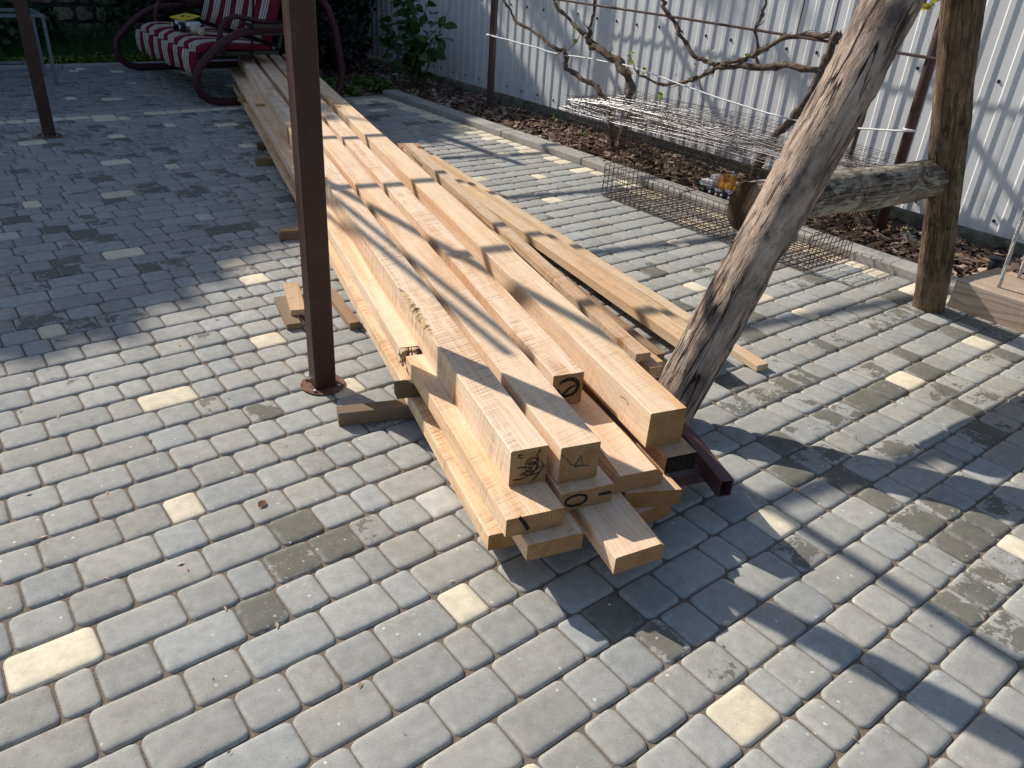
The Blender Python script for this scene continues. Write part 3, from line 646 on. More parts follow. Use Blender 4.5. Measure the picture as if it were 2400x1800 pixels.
# ------------------------------------------------------------------ rubble stone wall
def stone_wall():
    root=empty('stone_wall',(.8,12.55,0),'rough rubble stone wall at the back of the garden','wall')
    m=MB(); m.box((.8,12.66,.55),(7.6,.34,1.3)); m.build('mortar_core',M['mortar'],root)
    r=random.Random(21); z=-.02; cnt=0
    while z<1.12:
        h=r.uniform(.11,.2); x=-2.6
        while x<4.3:
            l=r.uniform(.14,.42); hh=h*r.uniform(.82,1.0)
            me=MB(); nn=10; ctr=(x+l/2,12.46,z+h/2)
            ring=[]
            for i in range(nn):
                a=2*math.pi*i/nn; ex=.55
                px=math.copysign(abs(math.cos(a))**ex,math.cos(a))*l/2*r.uniform(.84,1.0); pz=math.copysign(abs(math.sin(a))**ex,math.sin(a))*hh/2*r.uniform(.84,1.0); ring.append((px,pz))
            dep=r.uniform(.02,.055)
            for k,yy in ((1,.06),(.97,-dep*.4),(.78,-dep)):
                for px,pz in ring: me.v.append((px*k,yy+r.uniform(-.006,.006),pz*k))
            for q in range(2):
                for i in range(nn): a=q*nn+i; bq=q*nn+(i+1)%nn; me.quad((a,bq,bq+nn,a+nn))
            me.quad([2*nn+i for i in range(nn)])
            o=bpy.data.objects.new('stone',me.mesh('stone')); o.data.materials.append(M['stone']); col.objects.link(o); o.parent=root
            o.location=Vector(ctr)-root.location; o.rotation_euler=(0,r.uniform(-.12,.12),0)
            t=r.uniform(.7,1.3); o.color=r.choice(((.20,.17,.13),(.16,.145,.125),(.24,.19,.13),(.19,.13,.11)))[0:1]+(0,0,0) if False else tuple(q*t for q in r.choice(((.20,.17,.13),(.16,.145,.125),(.25,.20,.13),(.20,.135,.11))))+(1,)
            x+=l+.012; cnt+=1
        z+=h+.010
stone_wall()
# ------------------------------------------------------------------ shrubs and trees
def bush(name,loc,blobs,L,Wd,greens,label,seed,cat='bush',stems=5):
    root=empty(name,loc,label,cat)
    m=MB()
    for k in range(stems):
        bl=blobs[k%len(blobs)][0]; m.tube([(loc[0]+rnd.uniform(-.08,.08),loc[1]+rnd.uniform(-.08,.08),-.03),((loc[0]+bl[0])/2,(loc[1]+bl[1])/2,bl[2]*.55),bl],[.014,.010,.005],5)
    m.build('stem',M['tree_bark'],root); o=cloud('foliage',blobs,L,Wd,M['leaf'],root,greens,seed); o['kind']='stuff'
bush('bush',(.9,10.2,0),[((.6,10.2,.42),(.55,.4,.34),700),((1.25,10.25,.33),(.42,.35,.28),520),((.2,10.4,.6),(.5,.4,.4),600),((1.65,10.5,.3),(.3,.3,.22),300)],.10,.065,G_DARK,'dark leafy bush behind the grey steel frame',31)
bush('bush',(3.0,11.0,0),[((2.75,11.1,.62),(.42,.35,.42),620),((3.1,11.0,.85),(.5,.4,.5),800),((3.5,11.1,.5),(.4,.35,.45),600),((2.9,11.0,1.2),(.5,.4,.4),500)],.09,.06,G_DARK,'dark green bush in front of the stone wall beside the garden swing',32)
bush('laurel_bush',(4.0,9.7,0),[((4.0,9.7,.75),(.6,.7,.75),1800),((4.45,9.2,.6),(.45,.6,.6),1200),((3.7,10.4,1.0),(.7,.6,.9),1500),((4.6,8.85,1.1),(.35,.5,.6),700),((4.3,8.6,.35),(.35,.35,.3),500),((4.1,9.5,1.5),(.7,.7,.5),1000)],.11,.06,[(.012,.028,.012),(.018,.036,.016)],'very dark tall evergreen bush in the corner behind the swing',33)
def rose():
    base=(4.62,7.45,.0); root=empty('rose_shrub',base,'leafy green shrub growing against the far end of the white fence','shrub')
    r=random.Random(41); m=MB(); lv=[leaf_mesh('leaf',.105,.075,M['leaf'],c) for c in ((.035,.085,.026),(.05,.11,.03),(.028,.065,.026))]; red=leaf_mesh('leaf',.06,.03,M['leaf'],(.11,.07,.035))
    stems=[((4.50,7.05,.86),26),((4.45,7.55,.98),34),((4.42,7.35,1.18),36),((4.45,6.75,.62),22),((4.42,7.75,.70),28),((4.35,6.95,.42),24),((4.5,7.9,.45),22),((4.38,7.3,.66),30),((4.45,6.62,.83),12)]
    for tip,n in [(t_,int(n_*1.22)) for t_,n_ in stems]:
        tip=Vector(tip); b0=Vector(base)+Vector((r.uniform(-.06,.04),r.uniform(-.1,.1),-.01)); mid=(b0+tip)/2+Vector((r.uniform(-.05,.03),r.uniform(-.07,.07),.08))
        pts=[b0,(b0+mid)/2+Vector((0,0,.03)),mid,(mid+tip)/2,tip]; m.tube(pts,[.008,.007,.006,.004,.002],5)
        for k in range(n):
            t=.25+.75*k/n; i=min(3,int(t*4)); q=pts[i].lerp(pts[i+1],t*4-i)
            d=Vector((r.gauss(-.25,.6),r.gauss(0,.7),r.gauss(.1,.35))).normalized()
            o=bpy.data.objects.new('leaf',red if (t>.93 and r.random()<.6) else r.choice(lv)); col.objects.link(o); o.parent=root
            off=d*r.uniform(.0,.09)
            o.location=q+off-root.location; s=r.uniform(.7,1.35); o.scale=(s,s,s)
            o.rotation_euler=d.to_track_quat('X','Z').to_euler(); o.rotation_euler.rotate_axis('X',r.gauss(0,.7)); o.rotation_euler.rotate_axis('Y',r.uniform(-.1,.7))
    m.build('stem',M['stem'],root)
rose()
def tree(x,y,h,cr,seed,label,z0=.95,dens=1.0):
    root=empty('tree',(x,y,0),label,'tree','tall trees behind the stone wall')
    r=random.Random(seed); m=MB(); top=Vector((x+r.uniform(-.3,.3),y,h*.8)); m.tube([(x,y,-.05),(x+.05,y,h*.25),(x-.05,y+.1,h*.5),top],[.2,.17,.12,.04],8)
    for k in range(7):
        a=r.uniform(0,6.28); z=h*r.uniform(.25,.6); m.tube([(x,y,z),(x+math.cos(a)*cr*.4,y+math.sin(a)*cr*.4,z+.5),(x+math.cos(a)*cr*.75,y+math.sin(a)*cr*.7,z+.9)],[.07,.045,.015],6)
    m.build('trunk',M['tree_bark'],root,smooth=True)
    bl=[]
    for k in range(int((h-z0)*10*dens)):
        z=z0+(h-z0-.4)*r.random(); kk=1-.45*max(0,(z/h-.62)/.38)
        bl.append(((x+r.uniform(-cr,cr)*kk,y+r.uniform(-.9,.9),z),(r.uniform(.5,.85),r.uniform(.5,.8),r.uniform(.4,.65)),int(150)))
    for k in range(int(16*dens)): bl.append(((x+r.uniform(-cr,cr)*.7,y+r.uniform(-.5,.5),h-.45+r.uniform(-.25,.12)),(.55,.5,.42),170))
    o=cloud('crown',bl,.24,.15,M['leaf'],root,G_DARK+G_MID,seed,shell=.2); o['kind']='stuff'
for i,(x,h,lab) in enumerate(((-6.2,7.7,'tallest dense tree at the far left end of the row behind the stone wall'),(-4.3,7.6,'second tree from the left end of the row behind the stone wall'),(-2.4,7.4,'third tree from the left end of the row behind the stone wall'),(-.8,6.75,'tree behind the stone wall, in line with the far steel post'),(.6,5.9,'tree behind the stone wall, in line with the grey steel frame'),(2.1,5.5,'tree behind the stone wall, in line with the garden swing'),(3.8,5.4,'tree behind the stone wall and the dark corner bush'),(5.6,6.2,'tree standing just beyond the end of the white fence'))):
    tree(x,13.6,h,1.35,60+i,lab)
tree(3.75,13.9,9.4,1.25,90,'unseen airy tree with a light crown, added to throw dappled shade on the white fence',6.0,.28)  # sparse crown added out of view to dapple the fence with shade
# the canopy edge whose shade falls across the paving: small dense sprays along the tree tops
SIL=[(-8,8.3),(-4.5,8.05),(-2.57,7.90),(-1.96,7.72),(-1.54,7.47),(-.93,7.33),(.07,6.51),(.79,6.15),(2.12,5.84),(3.2,5.72),(4.2,5.9)]
def sil(x):
    for (a,b_),(c,d) in zip(SIL,SIL[1:]):
        if a<=x<=c: return b_+(d-b_)*(x-a)/(c-a)
    return 5.9
for o in [q for q in col.objects if q.name.startswith('tree')]:
    cr=[c for c in o.children if c.name.startswith('crown')]
    if not cr or o.location.y>13.7: continue
    x0=o.location.x; r=random.Random(int(x0*10)); bl=[]
    for i in range(16):
        x=x0-.95+1.9*i/15
        for dz,n in ((.28,150),(.75,150),(1.25,130)):
            bl.append(((x+r.uniform(-.06,.06),13.6+r.uniform(-.12,.12),sil(x)-dz+r.uniform(-.05,.05)),(.26,.30,.28),n))
    q=cloud('top_sprays',bl,.20,.13,M['leaf'],o,G_DARK+G_MID,int(x0*7)+200,shell=.2); q['kind']='stuff'
# ------------------------------------------------------------------ timber
def timber(name,label,cat,FL,FAR,w,z0,h,group=None,mats=('pine','pine_end'),wl=.0016,wr=.0016,third=None,tint=(1,1,1),saw=1.0,skew=0.0,skew2=0.0,seg=None,zfar=0.0,notch=None,bow=0.0,endx=None,seed=0,cut=.004):
    r=random.Random(seed+int(1000*FL[0])); a=Vector((FAR[0]-FL[0],FAR[1]-FL[1])); L=a.length; ang=math.atan2(a.y,a.x)
    n=seg or max(4,int(L/.16)); xs=[L*i/n for i in range(n+1)]
    if notch: xs=sorted(set([x for x in xs if not notch[0]-.02<x<notch[1]+.02]+[notch[0]+(notch[1]-notch[0])*i/26 for i in range(27)]))
    v=[];f=[];mi=[]; ph=[r.uniform(0,6.28) for _ in range(6)]
    for i,x in enumerate(xs):
        jy=.0012*math.sin(x*2.1+ph[0])+.0008*math.sin(x*5.3+ph[1])+bow*math.sin(math.pi*x/L); jz=.001*math.sin(x*1.7+ph[2])+zfar*x/L
        dw=.0012*math.sin(x*1.3+ph[3])+.0006*math.sin(x*9+ph[4]); dh=.0008*math.sin(x*1.9+ph[5])
        cb=.002; tl=wl*(1+.45*math.sin(x*3.1+ph[1])+.3*math.sin(x*7.7+ph[2])) if third else wl; tr=wr*(1+.45*math.sin(x*2.7+ph[4])+.3*math.sin(x*8.1+ph[3])) if third else wr
        ny=nz=0
        if notch and notch[0]<=x<=notch[1]:
            t=(x-notch[0])/(notch[1]-notch[0]); q=math.sin(math.pi*t)**.6; ny=q*r.uniform(.004,.022)*notch[2]; nz=q*r.uniform(.006,.026)*notch[2]
        W_,H_=w+dw,h+dh
        pass
        sec=[(-cb,0),(-W_+cb,0),(-W_,cb),(-W_,H_-tr),(-W_+tr*1.2,H_),(-tl*1.2-ny,H_-nz*.15),(0-ny*.2,H_-tl-nz),(0,cb)]
        for y,z in sec:
            xo=x+(skew*(-y/w) if i==0 else (skew2*(-y/w) if i==len(xs)-1 else 0))
            v.append((xo,y+jy,z+jz))
    m=len(xs)
    for i in range(m-1):
        for j in range(8):
            A=i*8+j; B=i*8+(j+1)%8; f.append((A,A+8,B+8,B)); k=0
            if third and j in (3,5) and ((j==3 and wr>.006) or (j==5 and wl>.006)): k=2
            if notch and j in (4,5,6) and j!=4 and notch[0]<=xs[i]<notch[1] and notch[0]<=xs[i+1]<=notch[1] and j==5: k=2
            mi.append(k)
    f.append(tuple(range(8))); mi.append(1); f.append(tuple(range((m-1)*8+7,(m-1)*8-1,-1))); mi.append(1)
    me=bpy.data.meshes.new(name); me.from_pydata(v,[],f); me.polygons.foreach_set('material_index',mi)
    bm=bmesh.new(); bm.from_mesh(me); bmesh.ops.recalc_face_normals(bm,faces=bm.faces[:]); bm.to_mesh(me); bm.free()
    for q in (mats[0],mats[1],third or mats[0]): me.materials.append(M[q])
    o=bpy.data.objects.new(name,me); col.objects.link(o); o.location=(FL[0],FL[1],z0); o.rotation_euler=(0,0,ang); o.color=tuple(tint)+(saw,)
    return props(o,label,cat,group)
def mark(parent,lines,width=.006,mat='ink',x=-.0012,name='marking'):
    """flat pen strokes on the front end face; points are (y,z)"""
    b=MB(); r=random.Random(5)
    for ln in lines:
        for (y0,z0),(y1,z1) in zip(ln,ln[1:]):
            d=Vector((y1-y0,z1-z0)); L=d.length or 1; nx,nz=-d.y/L*width/2*r.uniform(.7,1.2),d.x/L*width/2*r.uniform(.7,1.2); ex,ez=d.x/L*width*.3,d.y/L*width*.3
            n=len(b.v); 
            for xx in (x,x+.0008): b.v+= [(xx,y0-ex+nx,z0-ez+nz),(xx,y1+ex+nx,z1+ez+nz),(xx,y1+ex-nx,z1+ez-nz),(xx,y0-ex-nx,z0-ez-nz)]
            b.quad((n,n+1,n+2,n+3))
            for i in range(4): b.quad((n+i,n+(i+1)%4,n+4+(i+1)%4,n+4+i))
        x-=.00025
    o=link(name,b.mesh(name),M[mat]); o.parent=parent; return o
def circ(cy,cz,ry,rz,a0=0,a1=360,n=16): return [(cy+ry*math.cos(R(a0+(a1-a0)*i/n)),cz+rz*math.sin(R(a0+(a1-a0)*i/n))) for i in range(n+1)]
SL=.2766
def far(FL,y): return (FL[0]+SL*(y-FL[1]),y)
GB='square beams on top of the timber pile'; GP='planks in the timber pile'
beam1=timber('beam','square pine beam with a crumbled notch in its edge, on the outer side of the pile by the steel post','beam',(1.022,1.209),(2.891,7.849),.102,.208,.107,GB,third='rot',notch=(.66,1.06,1.0),tint=(1.0,1.0,1.0),saw=1.4,wl=.003)
mark(beam1,[[(-.03,.09),(-.022,.094),(-.02,.086),(-.03,.082)],circ(-.058,.056,.018,.022),circ(-.062,.05,.010,.014),[(-.08,.10),(-.07,.085),(-.075,.07),(-.05,.04),(-.03,.03)],[(-.02,.055),(-.045,.052),(-.06,.045)],[(-.01,.02),(-.03,.018),(-.05,.026),(-.065,.032)],[(-.035,.036),(-.05,.026),(-.078,.028),(-.094,.048)],[(-.094,.048),(-.08,.028),(-.065,.008)],[(-.07,.075),(-.085,.06),(-.09,.05),(-.07,.04)],[(-.055,.07),(-.045,.062),(-.075,.058)]],.0022)
beam2=timber('beam','square pine beam with a green triangle drawn on its end and a big round knot on top','beam',(1.134,1.152),(3.012,7.758),.110,.208,.107,GB,tint=(1.0,.955,.90),saw=.7)
mark(beam2,[[(-.058,.075),(-.046,.052),(-.044,.044),(-.070,.044),(-.062,.058),(-.058,.075)]],.0028,'green_ink')
mark(beam2,[[(-.004,.088),(-.016,.075),(-.028,.062),(-.030,.055),(-.05,.047),(-.085,.04)]],.0014,'ink',name='crack')
beam3=timber('beam','short square pine beam ending back from the others with a large black circle on its end','beam',(1.367,1.452),(3.150,7.73),.098,.208,.104,GB,tint=(1.02,1.0,.98),saw=1.3)
mark(beam3,[circ(-.052,.058,.034,.030,30,350,20),circ(-.050,.056,.030,.026,60,330,16),[(-.03,.03),(-.05,.05),(-.07,.062)]],.0065)
beam4=timber('beam','thick square pine beam beside the leaning log, lying on the inner edge of the pile','beam',(1.448,1.144),(3.275,7.72),.116,.208,.111,GB,tint=(.97,.95,.88),saw=.6)
b=MB()
for ln in ([(.16,.075),(.13,.08),(.115,.072),(.10,.078)],[(.12,.085),(.105,.07),(.10,.06)]):
    for (x0,z0),(x1,z1) in zip(ln,ln[1:]):
        n=len(b.v); b.v+=[(x0,.0009,z0+.0014),(x1,.0009,z1+.0014),(x1,.0009,z1-.0014),(x0,.0009,z0-.0014)]; b.quad((n,n+1,n+2,n+3))
        b.v+=[(x0,.0001,z0+.0014),(x1,.0001,z1+.0014),(x1,.0001,z1-.0014),(x0,.0001,z0-.0014)]; b.quad((n+7,n+6,n+5,n+4)); b.quad((n,n+4,n+5,n+1)); b.quad((n+3,n+2,n+6,n+7))
o=link('marking',b.mesh('marking'),M['green_ink']); o.parent=beam4
p0=timber('plank','long pine plank with a splintered broken end above the dark spacer stick','plank',(1.184,2.008),(2.757,7.694),.150,.153,.054,GP,tint=(1.06,1.04,1.0),saw=.8)
m=MB(); r=random.Random(2)
for k in range(15):
    y=.010-.0085*k; L_=.045+.030*math.sin(k*1.3)+r.uniform(-.012,.018)-.0022*k
    for zz,hh,f in ((.006,.020,.75),(.026,.018,1.0),(.043,.010,.55)):
        ln=max(.012,L_*f*r.uniform(.6,1.15)); n=len(m.v); w=.0105
        y1=y+.010*f; t=r.uniform(.25,.8)
        m.v+=[(.012,y,zz),(.012,y-w,zz),(.012,y-w,zz+hh),(.012,y,zz+hh),(-ln,y1,zz+hh*.3),(-ln*r.uniform(.8,1),y1-w*t,zz+hh*.25),(-ln*r.uniform(.75,1),y1-w*t,zz+hh*(.3+.6*t)),(-ln,y1,zz+hh*(.3+.55*t))]
        for q in ((0,1,2,3),(4,7,6,5),(0,4,5,1),(1,5,6,2),(2,6,7,3),(3,7,4,0)): m.quad([n+i for i in q])
o=link('splinters',m.mesh('splinters'),M['stick']); o.parent=p0; o.color=(1.35,1.25,1.1,.3)
p1=timber('plank','pine plank under the notched beam with a knot and a black dash on its end','plank',(.942,1.112),(1.170,1.945),.152,.152,.055,GP,tint=(1.03,1.0,.93),saw=.8)
mark(p1,[[(-.033,.053),(-.046,.034),(-.052,.022),(-.058,.012)]],.009)
p2=timber('plank','pine plank with a black ring and a black stroke on its end','plank',(1.118,1.114),far((1.118,1.114),7.61),.148,.152,.054,GP,tint=(1.0,.96,.9))
mark(p2,[circ(-.042,.026,.030,.017,10,370,20),circ(-.042,.026,.028,.0155,80,330,14)],.006); mark(p2,[[(-.108,.030),(-.122,.0295),(-.140,.029)]],.008)
p3=timber('plank','broad pine plank with reddish bark left along both edges','plank',(1.283,1.094),far((1.283,1.094),7.58),.150,.152,.054,GP,third='bark',wl=.020,wr=.014,tint=(1.0,.95,.9),saw=.5)
M['char']=plain('blackened_end',(.018,.015,.012),.9,.1,0,.6,60,.6)
dk=timber('plank','short plank with a blackened end under the thick beam by the log','plank',(1.465,1.079),far((1.465,1.079),2.4),.100,.152,.053,GP,mats=('pine','char'),tint=(.72,.62,.52),saw=.5)
m=MB(); r=random.Random(4); n0=9
for i in range(n0):
    y=-.005-.092*i/(n0-1); m.v+=[(-.0006,y,.0538),(.008+.03*r.random()*(.5+i/n0),y,.0540)]
for i in range(n0-1): m.quad((2*i,2*i+1,2*i+3,2*i+2))
o=link('char_stain',m.mesh('char_stain'),M['char']); o.parent=dk
timber('plank','pine plank in the middle layer, its end just below the plank with the black dash','plank',(.973,1.063),far((.973,1.063),7.5),.149,.0985,.0505,GP,tint=(.98,.95,.90),saw=1.0)
timber('plank','pine plank sticking out farthest at the front with a small knot on top','plank',(1.116,.912),far((1.116,.912),7.5),.143,.0985,.051,GP,tint=(1.0,.95,.89),saw=.3,skew=.012,wr=.010)
timber('plank','plank with a slanting end right under the plank with bark edges','plank',(1.322,1.075),far((1.322,1.075),7.5),.150,.0985,.051,GP,tint=(.9,.78,.66),saw=.3,skew=-.03)
timber('plank','lowest outer plank of the pile with rough saw lines on its top','plank',(.952,1.188),far((.952,1.188),7.55),.150,.0485,.0495,GP,tint=(1.02,.97,.86),saw=1.6)
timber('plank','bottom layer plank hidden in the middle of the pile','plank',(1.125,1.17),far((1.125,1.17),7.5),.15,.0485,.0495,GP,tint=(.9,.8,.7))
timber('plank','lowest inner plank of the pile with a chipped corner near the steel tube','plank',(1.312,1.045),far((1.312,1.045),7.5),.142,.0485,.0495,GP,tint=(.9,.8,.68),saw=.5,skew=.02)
timber('spacer_stick','short dark spacer stick poking out between two planks near the steel post','spacer',(1.112,1.925),(1.205,1.897),.046,.0985,.044,None,mats=('grey_wood','grey_wood'),tint=(.55,.5,.38))
GBR='bearers carrying the timber pile'
def bearer(label,p,q,w,h,tint=(.8,.72,.6),z0=0.0): return timber('bearer',label,'bearer',p,q,w,z0,h,GBR,mats=('grey_wood','grey_wood'),tint=tint,saw=.5,seg=4)
bearer('grey weathered bearer on the paving, its end beside the foot of the steel post',(.953,2.022),(1.86,1.70),.050,.048)
bearer('short bearer end peeking out behind the steel post',(1.50,3.75),(2.2,3.55),.06,.048)
bearer('bearer end at the edge of the shade under the pile',(1.945,5.16),(2.65,4.97),.06,.048,(1.0,.85,.6))
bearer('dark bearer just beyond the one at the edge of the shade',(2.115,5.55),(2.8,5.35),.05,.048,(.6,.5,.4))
bearer('bearer at the far end of the pile by the garden swing',(2.60,7.0),(3.3,6.8),.06,.048,(.7,.6,.5))
for zz,lb in ((.0985,'far spacer lath, upper of two stacked at the garden swing end'),(.052,'far spacer lath, lower of two stacked at the garden swing end')):
    timber('spacer_stick',lb,'spacer',(2.46+.03*(zz<.07),6.78),(2.58,6.745),.07,zz,.04,None,mats=('lath','lath'),tint=(.75,.65,.5),seg=3)
timber('spacer_stick','thin spacer chip lying on the plank edge in the shade','spacer',(2.30,5.98),(2.36,5.965),.035,.2075,.012,None,mats=('lath','lath'),tint=(.8,.65,.45),seg=3)
GL='loose laths beside the timber pile'
def lath(label,FL,FR,w,z0,h,**k):
    k.setdefault('mats',('lath','lath')); return timber('lath',label,'lath',FL,FR,w,z0,h,GL,**k)
lath('lath with deep toothed saw marks along its edge, topmost of the loose laths',(1.950,1.655),(2.872,4.79),.062,.102,.034,saw=1.3,tint=(1.05,1.05,1.08))
lath('lath with a square end right below the toothed one',(1.972,1.600),(2.74,4.35),.052,.052,.046,tint=(1.0,.95,.85))
lath('dark lath on the paving below the stacked laths near the leaning log',(1.990,1.640),(2.72,4.2),.052,.0,.050,tint=(.8,.7,.6))
lath('waney stick with a knot hole lying between the stacked laths',(2.105,1.690),(2.68,3.9),.050,.0,.045,third='bark',wl=.016,wr=.010,tint=(1.0,.92,.75))
lath('narrow dark grey brown lath beside the wide yellow board',(2.180,1.745),(2.74,4.1),.036,.0,.034,tint=(.50,.45,.40))
lath('yellowish board with a flat top, the highest next to the outermost lath',(2.235,1.57),(2.88,4.84),.088,.047,.043,tint=(1.12,1.08,1.0),saw=.6)
lath('slightly lower board wedged between the yellowish board and the outermost lath',(2.335,1.66),(2.975,4.86),.070,.030,.044,tint=(.98,.92,.84),saw=.8)
lath('long outermost lath running past the leaning log onto the open paving',(2.463,1.478),(3.095,4.88),.056,.0,.028,tint=(1.1,1.1,1.08),saw=.8)
timber('slab','rough split slab wedged between the thick beam and the loose laths','slab',(1.885,2.12),(2.43,4.15),.155,.0,.185,GL,mats=('lath','lath'),third='bark',wl=.004,wr=.06,tint=(1.0,.9,.75),skew=.22)
timber('wood_block','reddish wooden block behind the far ends of the loose laths','block',(2.95,4.97),(3.0,5.10),.16,.0,.06,None,mats=('grey_wood','grey_wood'),tint=(1.6,1.05,.85),seg=3)
GO='offcuts lying by the steel post'
timber('offcut','dark grey offcut on the paving left of the steel post','offcut',(1.085,2.715),(1.150,2.99),.058,0,.026,GO,mats=('grey_wood','grey_wood'),tint=(.95,.85,.7),seg=5)
timber('offcut','pale offcut with a curved edge on top of the dark grey one','offcut',(1.135,2.78),(1.225,3.06),.062,.0265,.024,GO,mats=('lath','lath'),tint=(.95,.86,.75),seg=5)
timber('offcut','brown offcut right of the steel post beside the lowest plank','offcut',(1.300,2.595),(1.365,2.95),.044,0,.030,GO,mats=('grey_wood','grey_wood'),tint=(1.25,.95,.75),seg=5)
m=MB(); r=random.Random(3)
# ------------------------------------------------------------------ steel tube bracket at the front of the pile
root=empty('steel_bracket',(1.66,1.1,0),'purple brown square steel tube bracket poking out from under the blackened plank','steel tube')
def sqtube(a,b,w,h,name):
    a=Vector(a);b=Vector(b);d=(b-a).normalized();s=Vector((0,0,1)).cross(d).normalized();u=d.cross(s); t=.003; m=MB()
    for p in (a,b):
        for k in (0,t):
            for sy,sz in ((-1,-1),(1,-1),(1,1),(-1,1)): m.v.append(tuple(p+s*sy*(w/2-k)+u*sz*(h/2-k)))
    for i in range(4):
        j=(i+1)%4; m.quad((i,j,8+j,8+i)); m.quad((4+j,4+i,12+i,12+j)); m.quad((i,4+i,4+j,j)); m.quad((8+i,8+j,12+j,12+i))
    return m.build(name,M['brown_tube'],root)
sqtube((1.642,.992,.086),(1.762,1.27,.086),.042,.056,'long_tube'); sqtube((1.47,1.165,.058),(1.70,1.098,.058),.040,.040,'cross_tube')
# ------------------------------------------------------------------ pergola
perg=empty('pergola',(1.01,2.25,0),'brown steel pergola on square posts with round foot plates','pergola')
def post(c,w,yaw,h):
    m=MB(); m.box((c[0],c[1],h/2),(w,w,h),Matrix.Rotation(yaw,3,'Z'),bev=.004); o=m.build('post',M['brown_steel'],perg)
    m=MB(); m.cyl((c[0],c[1],.003),.076,.005,28); p=m.build('foot_plate',M['rust_plate'],o)
    m=MB()
    for k in range(4):
        a=yaw+R(45+90*k); m.cyl((c[0]+.062*math.cos(a),c[1]+.062*math.sin(a),.009),.006,.008,6)
    m.build('bolt',M['steel_bolt'],o)
    m=MB(); m.box((c[0],c[1],h+.004),(w+.03,w+.03,.008),Matrix.Rotation(yaw,3,'Z')); m.build('cap',M['brown_steel'],o)
post((1.013,2.248),.074,R(-7),2.30); post((.968,6.44),.076,R(-3),2.30)
m=MB(); m.box((.985,4.9,2.325),(.04,7.4,.03)); m.build('wall_plate',M['brown_steel'],perg)
for y in (4.10,5.14,6.17,7.22,8.26):
    m=MB(); m.tube([(.93,y,2.36),(4.3,y-.02,2.36+.17*3.37)],.019,square=True); m.build('rafter',M['brown_steel'],perg)
for x0 in (.737,.80):  # unseen bars added overhead to cast the diagonal streaks on the beams
    m=MB(); m.tube([(x0-.09,4.25,2.29),(x0+.25,7.05,2.29)],.016,6); m.build('shadow_bar',M['brown_steel'],perg)
for y,x0 in ((4.10,4.3),(8.26,4.3)):
    m=MB(); m.tube([(4.3,y-.02,0),(4.3,y-.02,2.93)],.02,square=True); 
# ------------------------------------------------------------------ log swing frame
frame=empty('log_swing_frame',(2.88,1.45,0),'A-shaped swing frame of weathered bare logs standing on the paving','swing frame')
def logm(name,pts,rads,mat,parent,seed,n=28,seg=60,rough=.05,knots=(),endmat='cut',endcut=None):
    r=random.Random(seed); P=[Vector(p) for p in pts]; D=[0]
    for a,b_ in zip(P,P[1:]): D.append(D[-1]+(b_-a).length)
    Lt=D[-1]; ph=[r.uniform(0,6.28) for _ in range(12)]; m=MB(); uv=[]
    def at(t):
        s=t*Lt; i=max(k for k in range(len(P)-1) if D[k]<=s+1e-9); q=(s-D[i])/(D[i+1]-D[i]); return P[i].lerp(P[i+1],q),rads[i]*(1-q)+rads[i+1]*q
    d=(P[-1]-P[0]).normalized(); ref=Vector((0,1,0)) if abs(d.y)<.8 else Vector((1,0,0)); N_=(ref-d*ref.dot(d)).normalized(); B=d.cross(N_)
    for i in range(seg+1):
        t=i/seg; c,rad=at(t)
        c=c+N_*.006*math.sin(t*7+ph[8])+B*.006*math.sin(t*5.5+ph[9])
        for j in range(n):
            a=2*math.pi*j/n
            k=1+rough*(.45*math.sin(2*a+ph[0]+t*3)+.35*math.sin(3*a+ph[1]-t*5)+.25*math.sin(5*a+ph[2]+t*9)+.3*math.sin(t*22+ph[3]+2*a)+.12*math.sin(11*a+ph[4])*math.sin(t*31+a)+.10*math.sin(17*a+ph[5]+t*4))+rough*.18*r.gauss(0,1)
            for (kt,ka,kr,kh) in knots:
                dd=((t-kt)*Lt/kr)**2+((math.atan2(math.sin(a-ka),math.cos(a-ka)))*rad/kr)**2; k+=kh*math.exp(-dd)
            q=c+(N_*math.cos(a)+B*math.sin(a))*rad*k
            if endcut and i==0: q=q+d*((q-c).dot(Vector(endcut)))
            m.v.append(tuple(q)); uv.append((a/(2*math.pi)*2*math.pi*rads[0],t*Lt))
    for i in range(seg):
        for j in range(n): a=i*n+j; b_=i*n+(j+1)%n; m.quad((a,b_,b_+n,a+n))
    m.quad([j for j in range(n-1,-1,-1)],1); m.quad([seg*n+j for j in range(n)],1)
    o=m.build(name,[M[mat],M[endmat]],parent,smooth=True); me=o.data; l=me.uv_layers.new(name='UVMap')
    per=2*math.pi*rads[0]
    for p in me.polygons:
        vs_=[me.loops[k].vertex_index for k in p.loop_indices]; us=[uv[q][0] for q in vs_]; wrap=max(us)-min(us)>per/2
        for k,q in zip(p.loop_indices,vs_): l.data[k].uv=(uv[q][0]+(per if wrap and uv[q][0]<per/2 else 0),uv[q][1])
    return o
leg=logm('leaning_leg',[(1.862,1.412,-.004),(2.09,1.405,.43),(2.37,1.40,.94),(2.57,1.40,1.30),(2.93,1.43,1.98)],[.080,.083,.089,.090,.085],'leg_log',frame,3,rough=.07,seg=90,knots=((.28,3.6,.05,-.12),(.55,3.2,.05,.10)))
pst=logm('upright_leg',[(3.765,1.452,-.004),(3.715,1.45,.12),(3.47,1.45,.66),(3.165,1.45,1.31),(2.86,1.45,1.97)],[.070,.069,.068,.072,.070],'post_log',frame,8,rough=.06,seg=80,knots=((.46,2.9,.05,.14),(.10,2.2,.05,.14)))
bar=logm('cross_bar',[(2.315,1.592,.642),(2.66,1.56,.645),(3.06,1.52,.648),(3.45,1.485,.650)],[.082,.084,.083,.076],'bar_log',frame,13,rough=.05,seg=64,knots=((.40,.6,.035,.22),),endcut=(0,.1,.25))
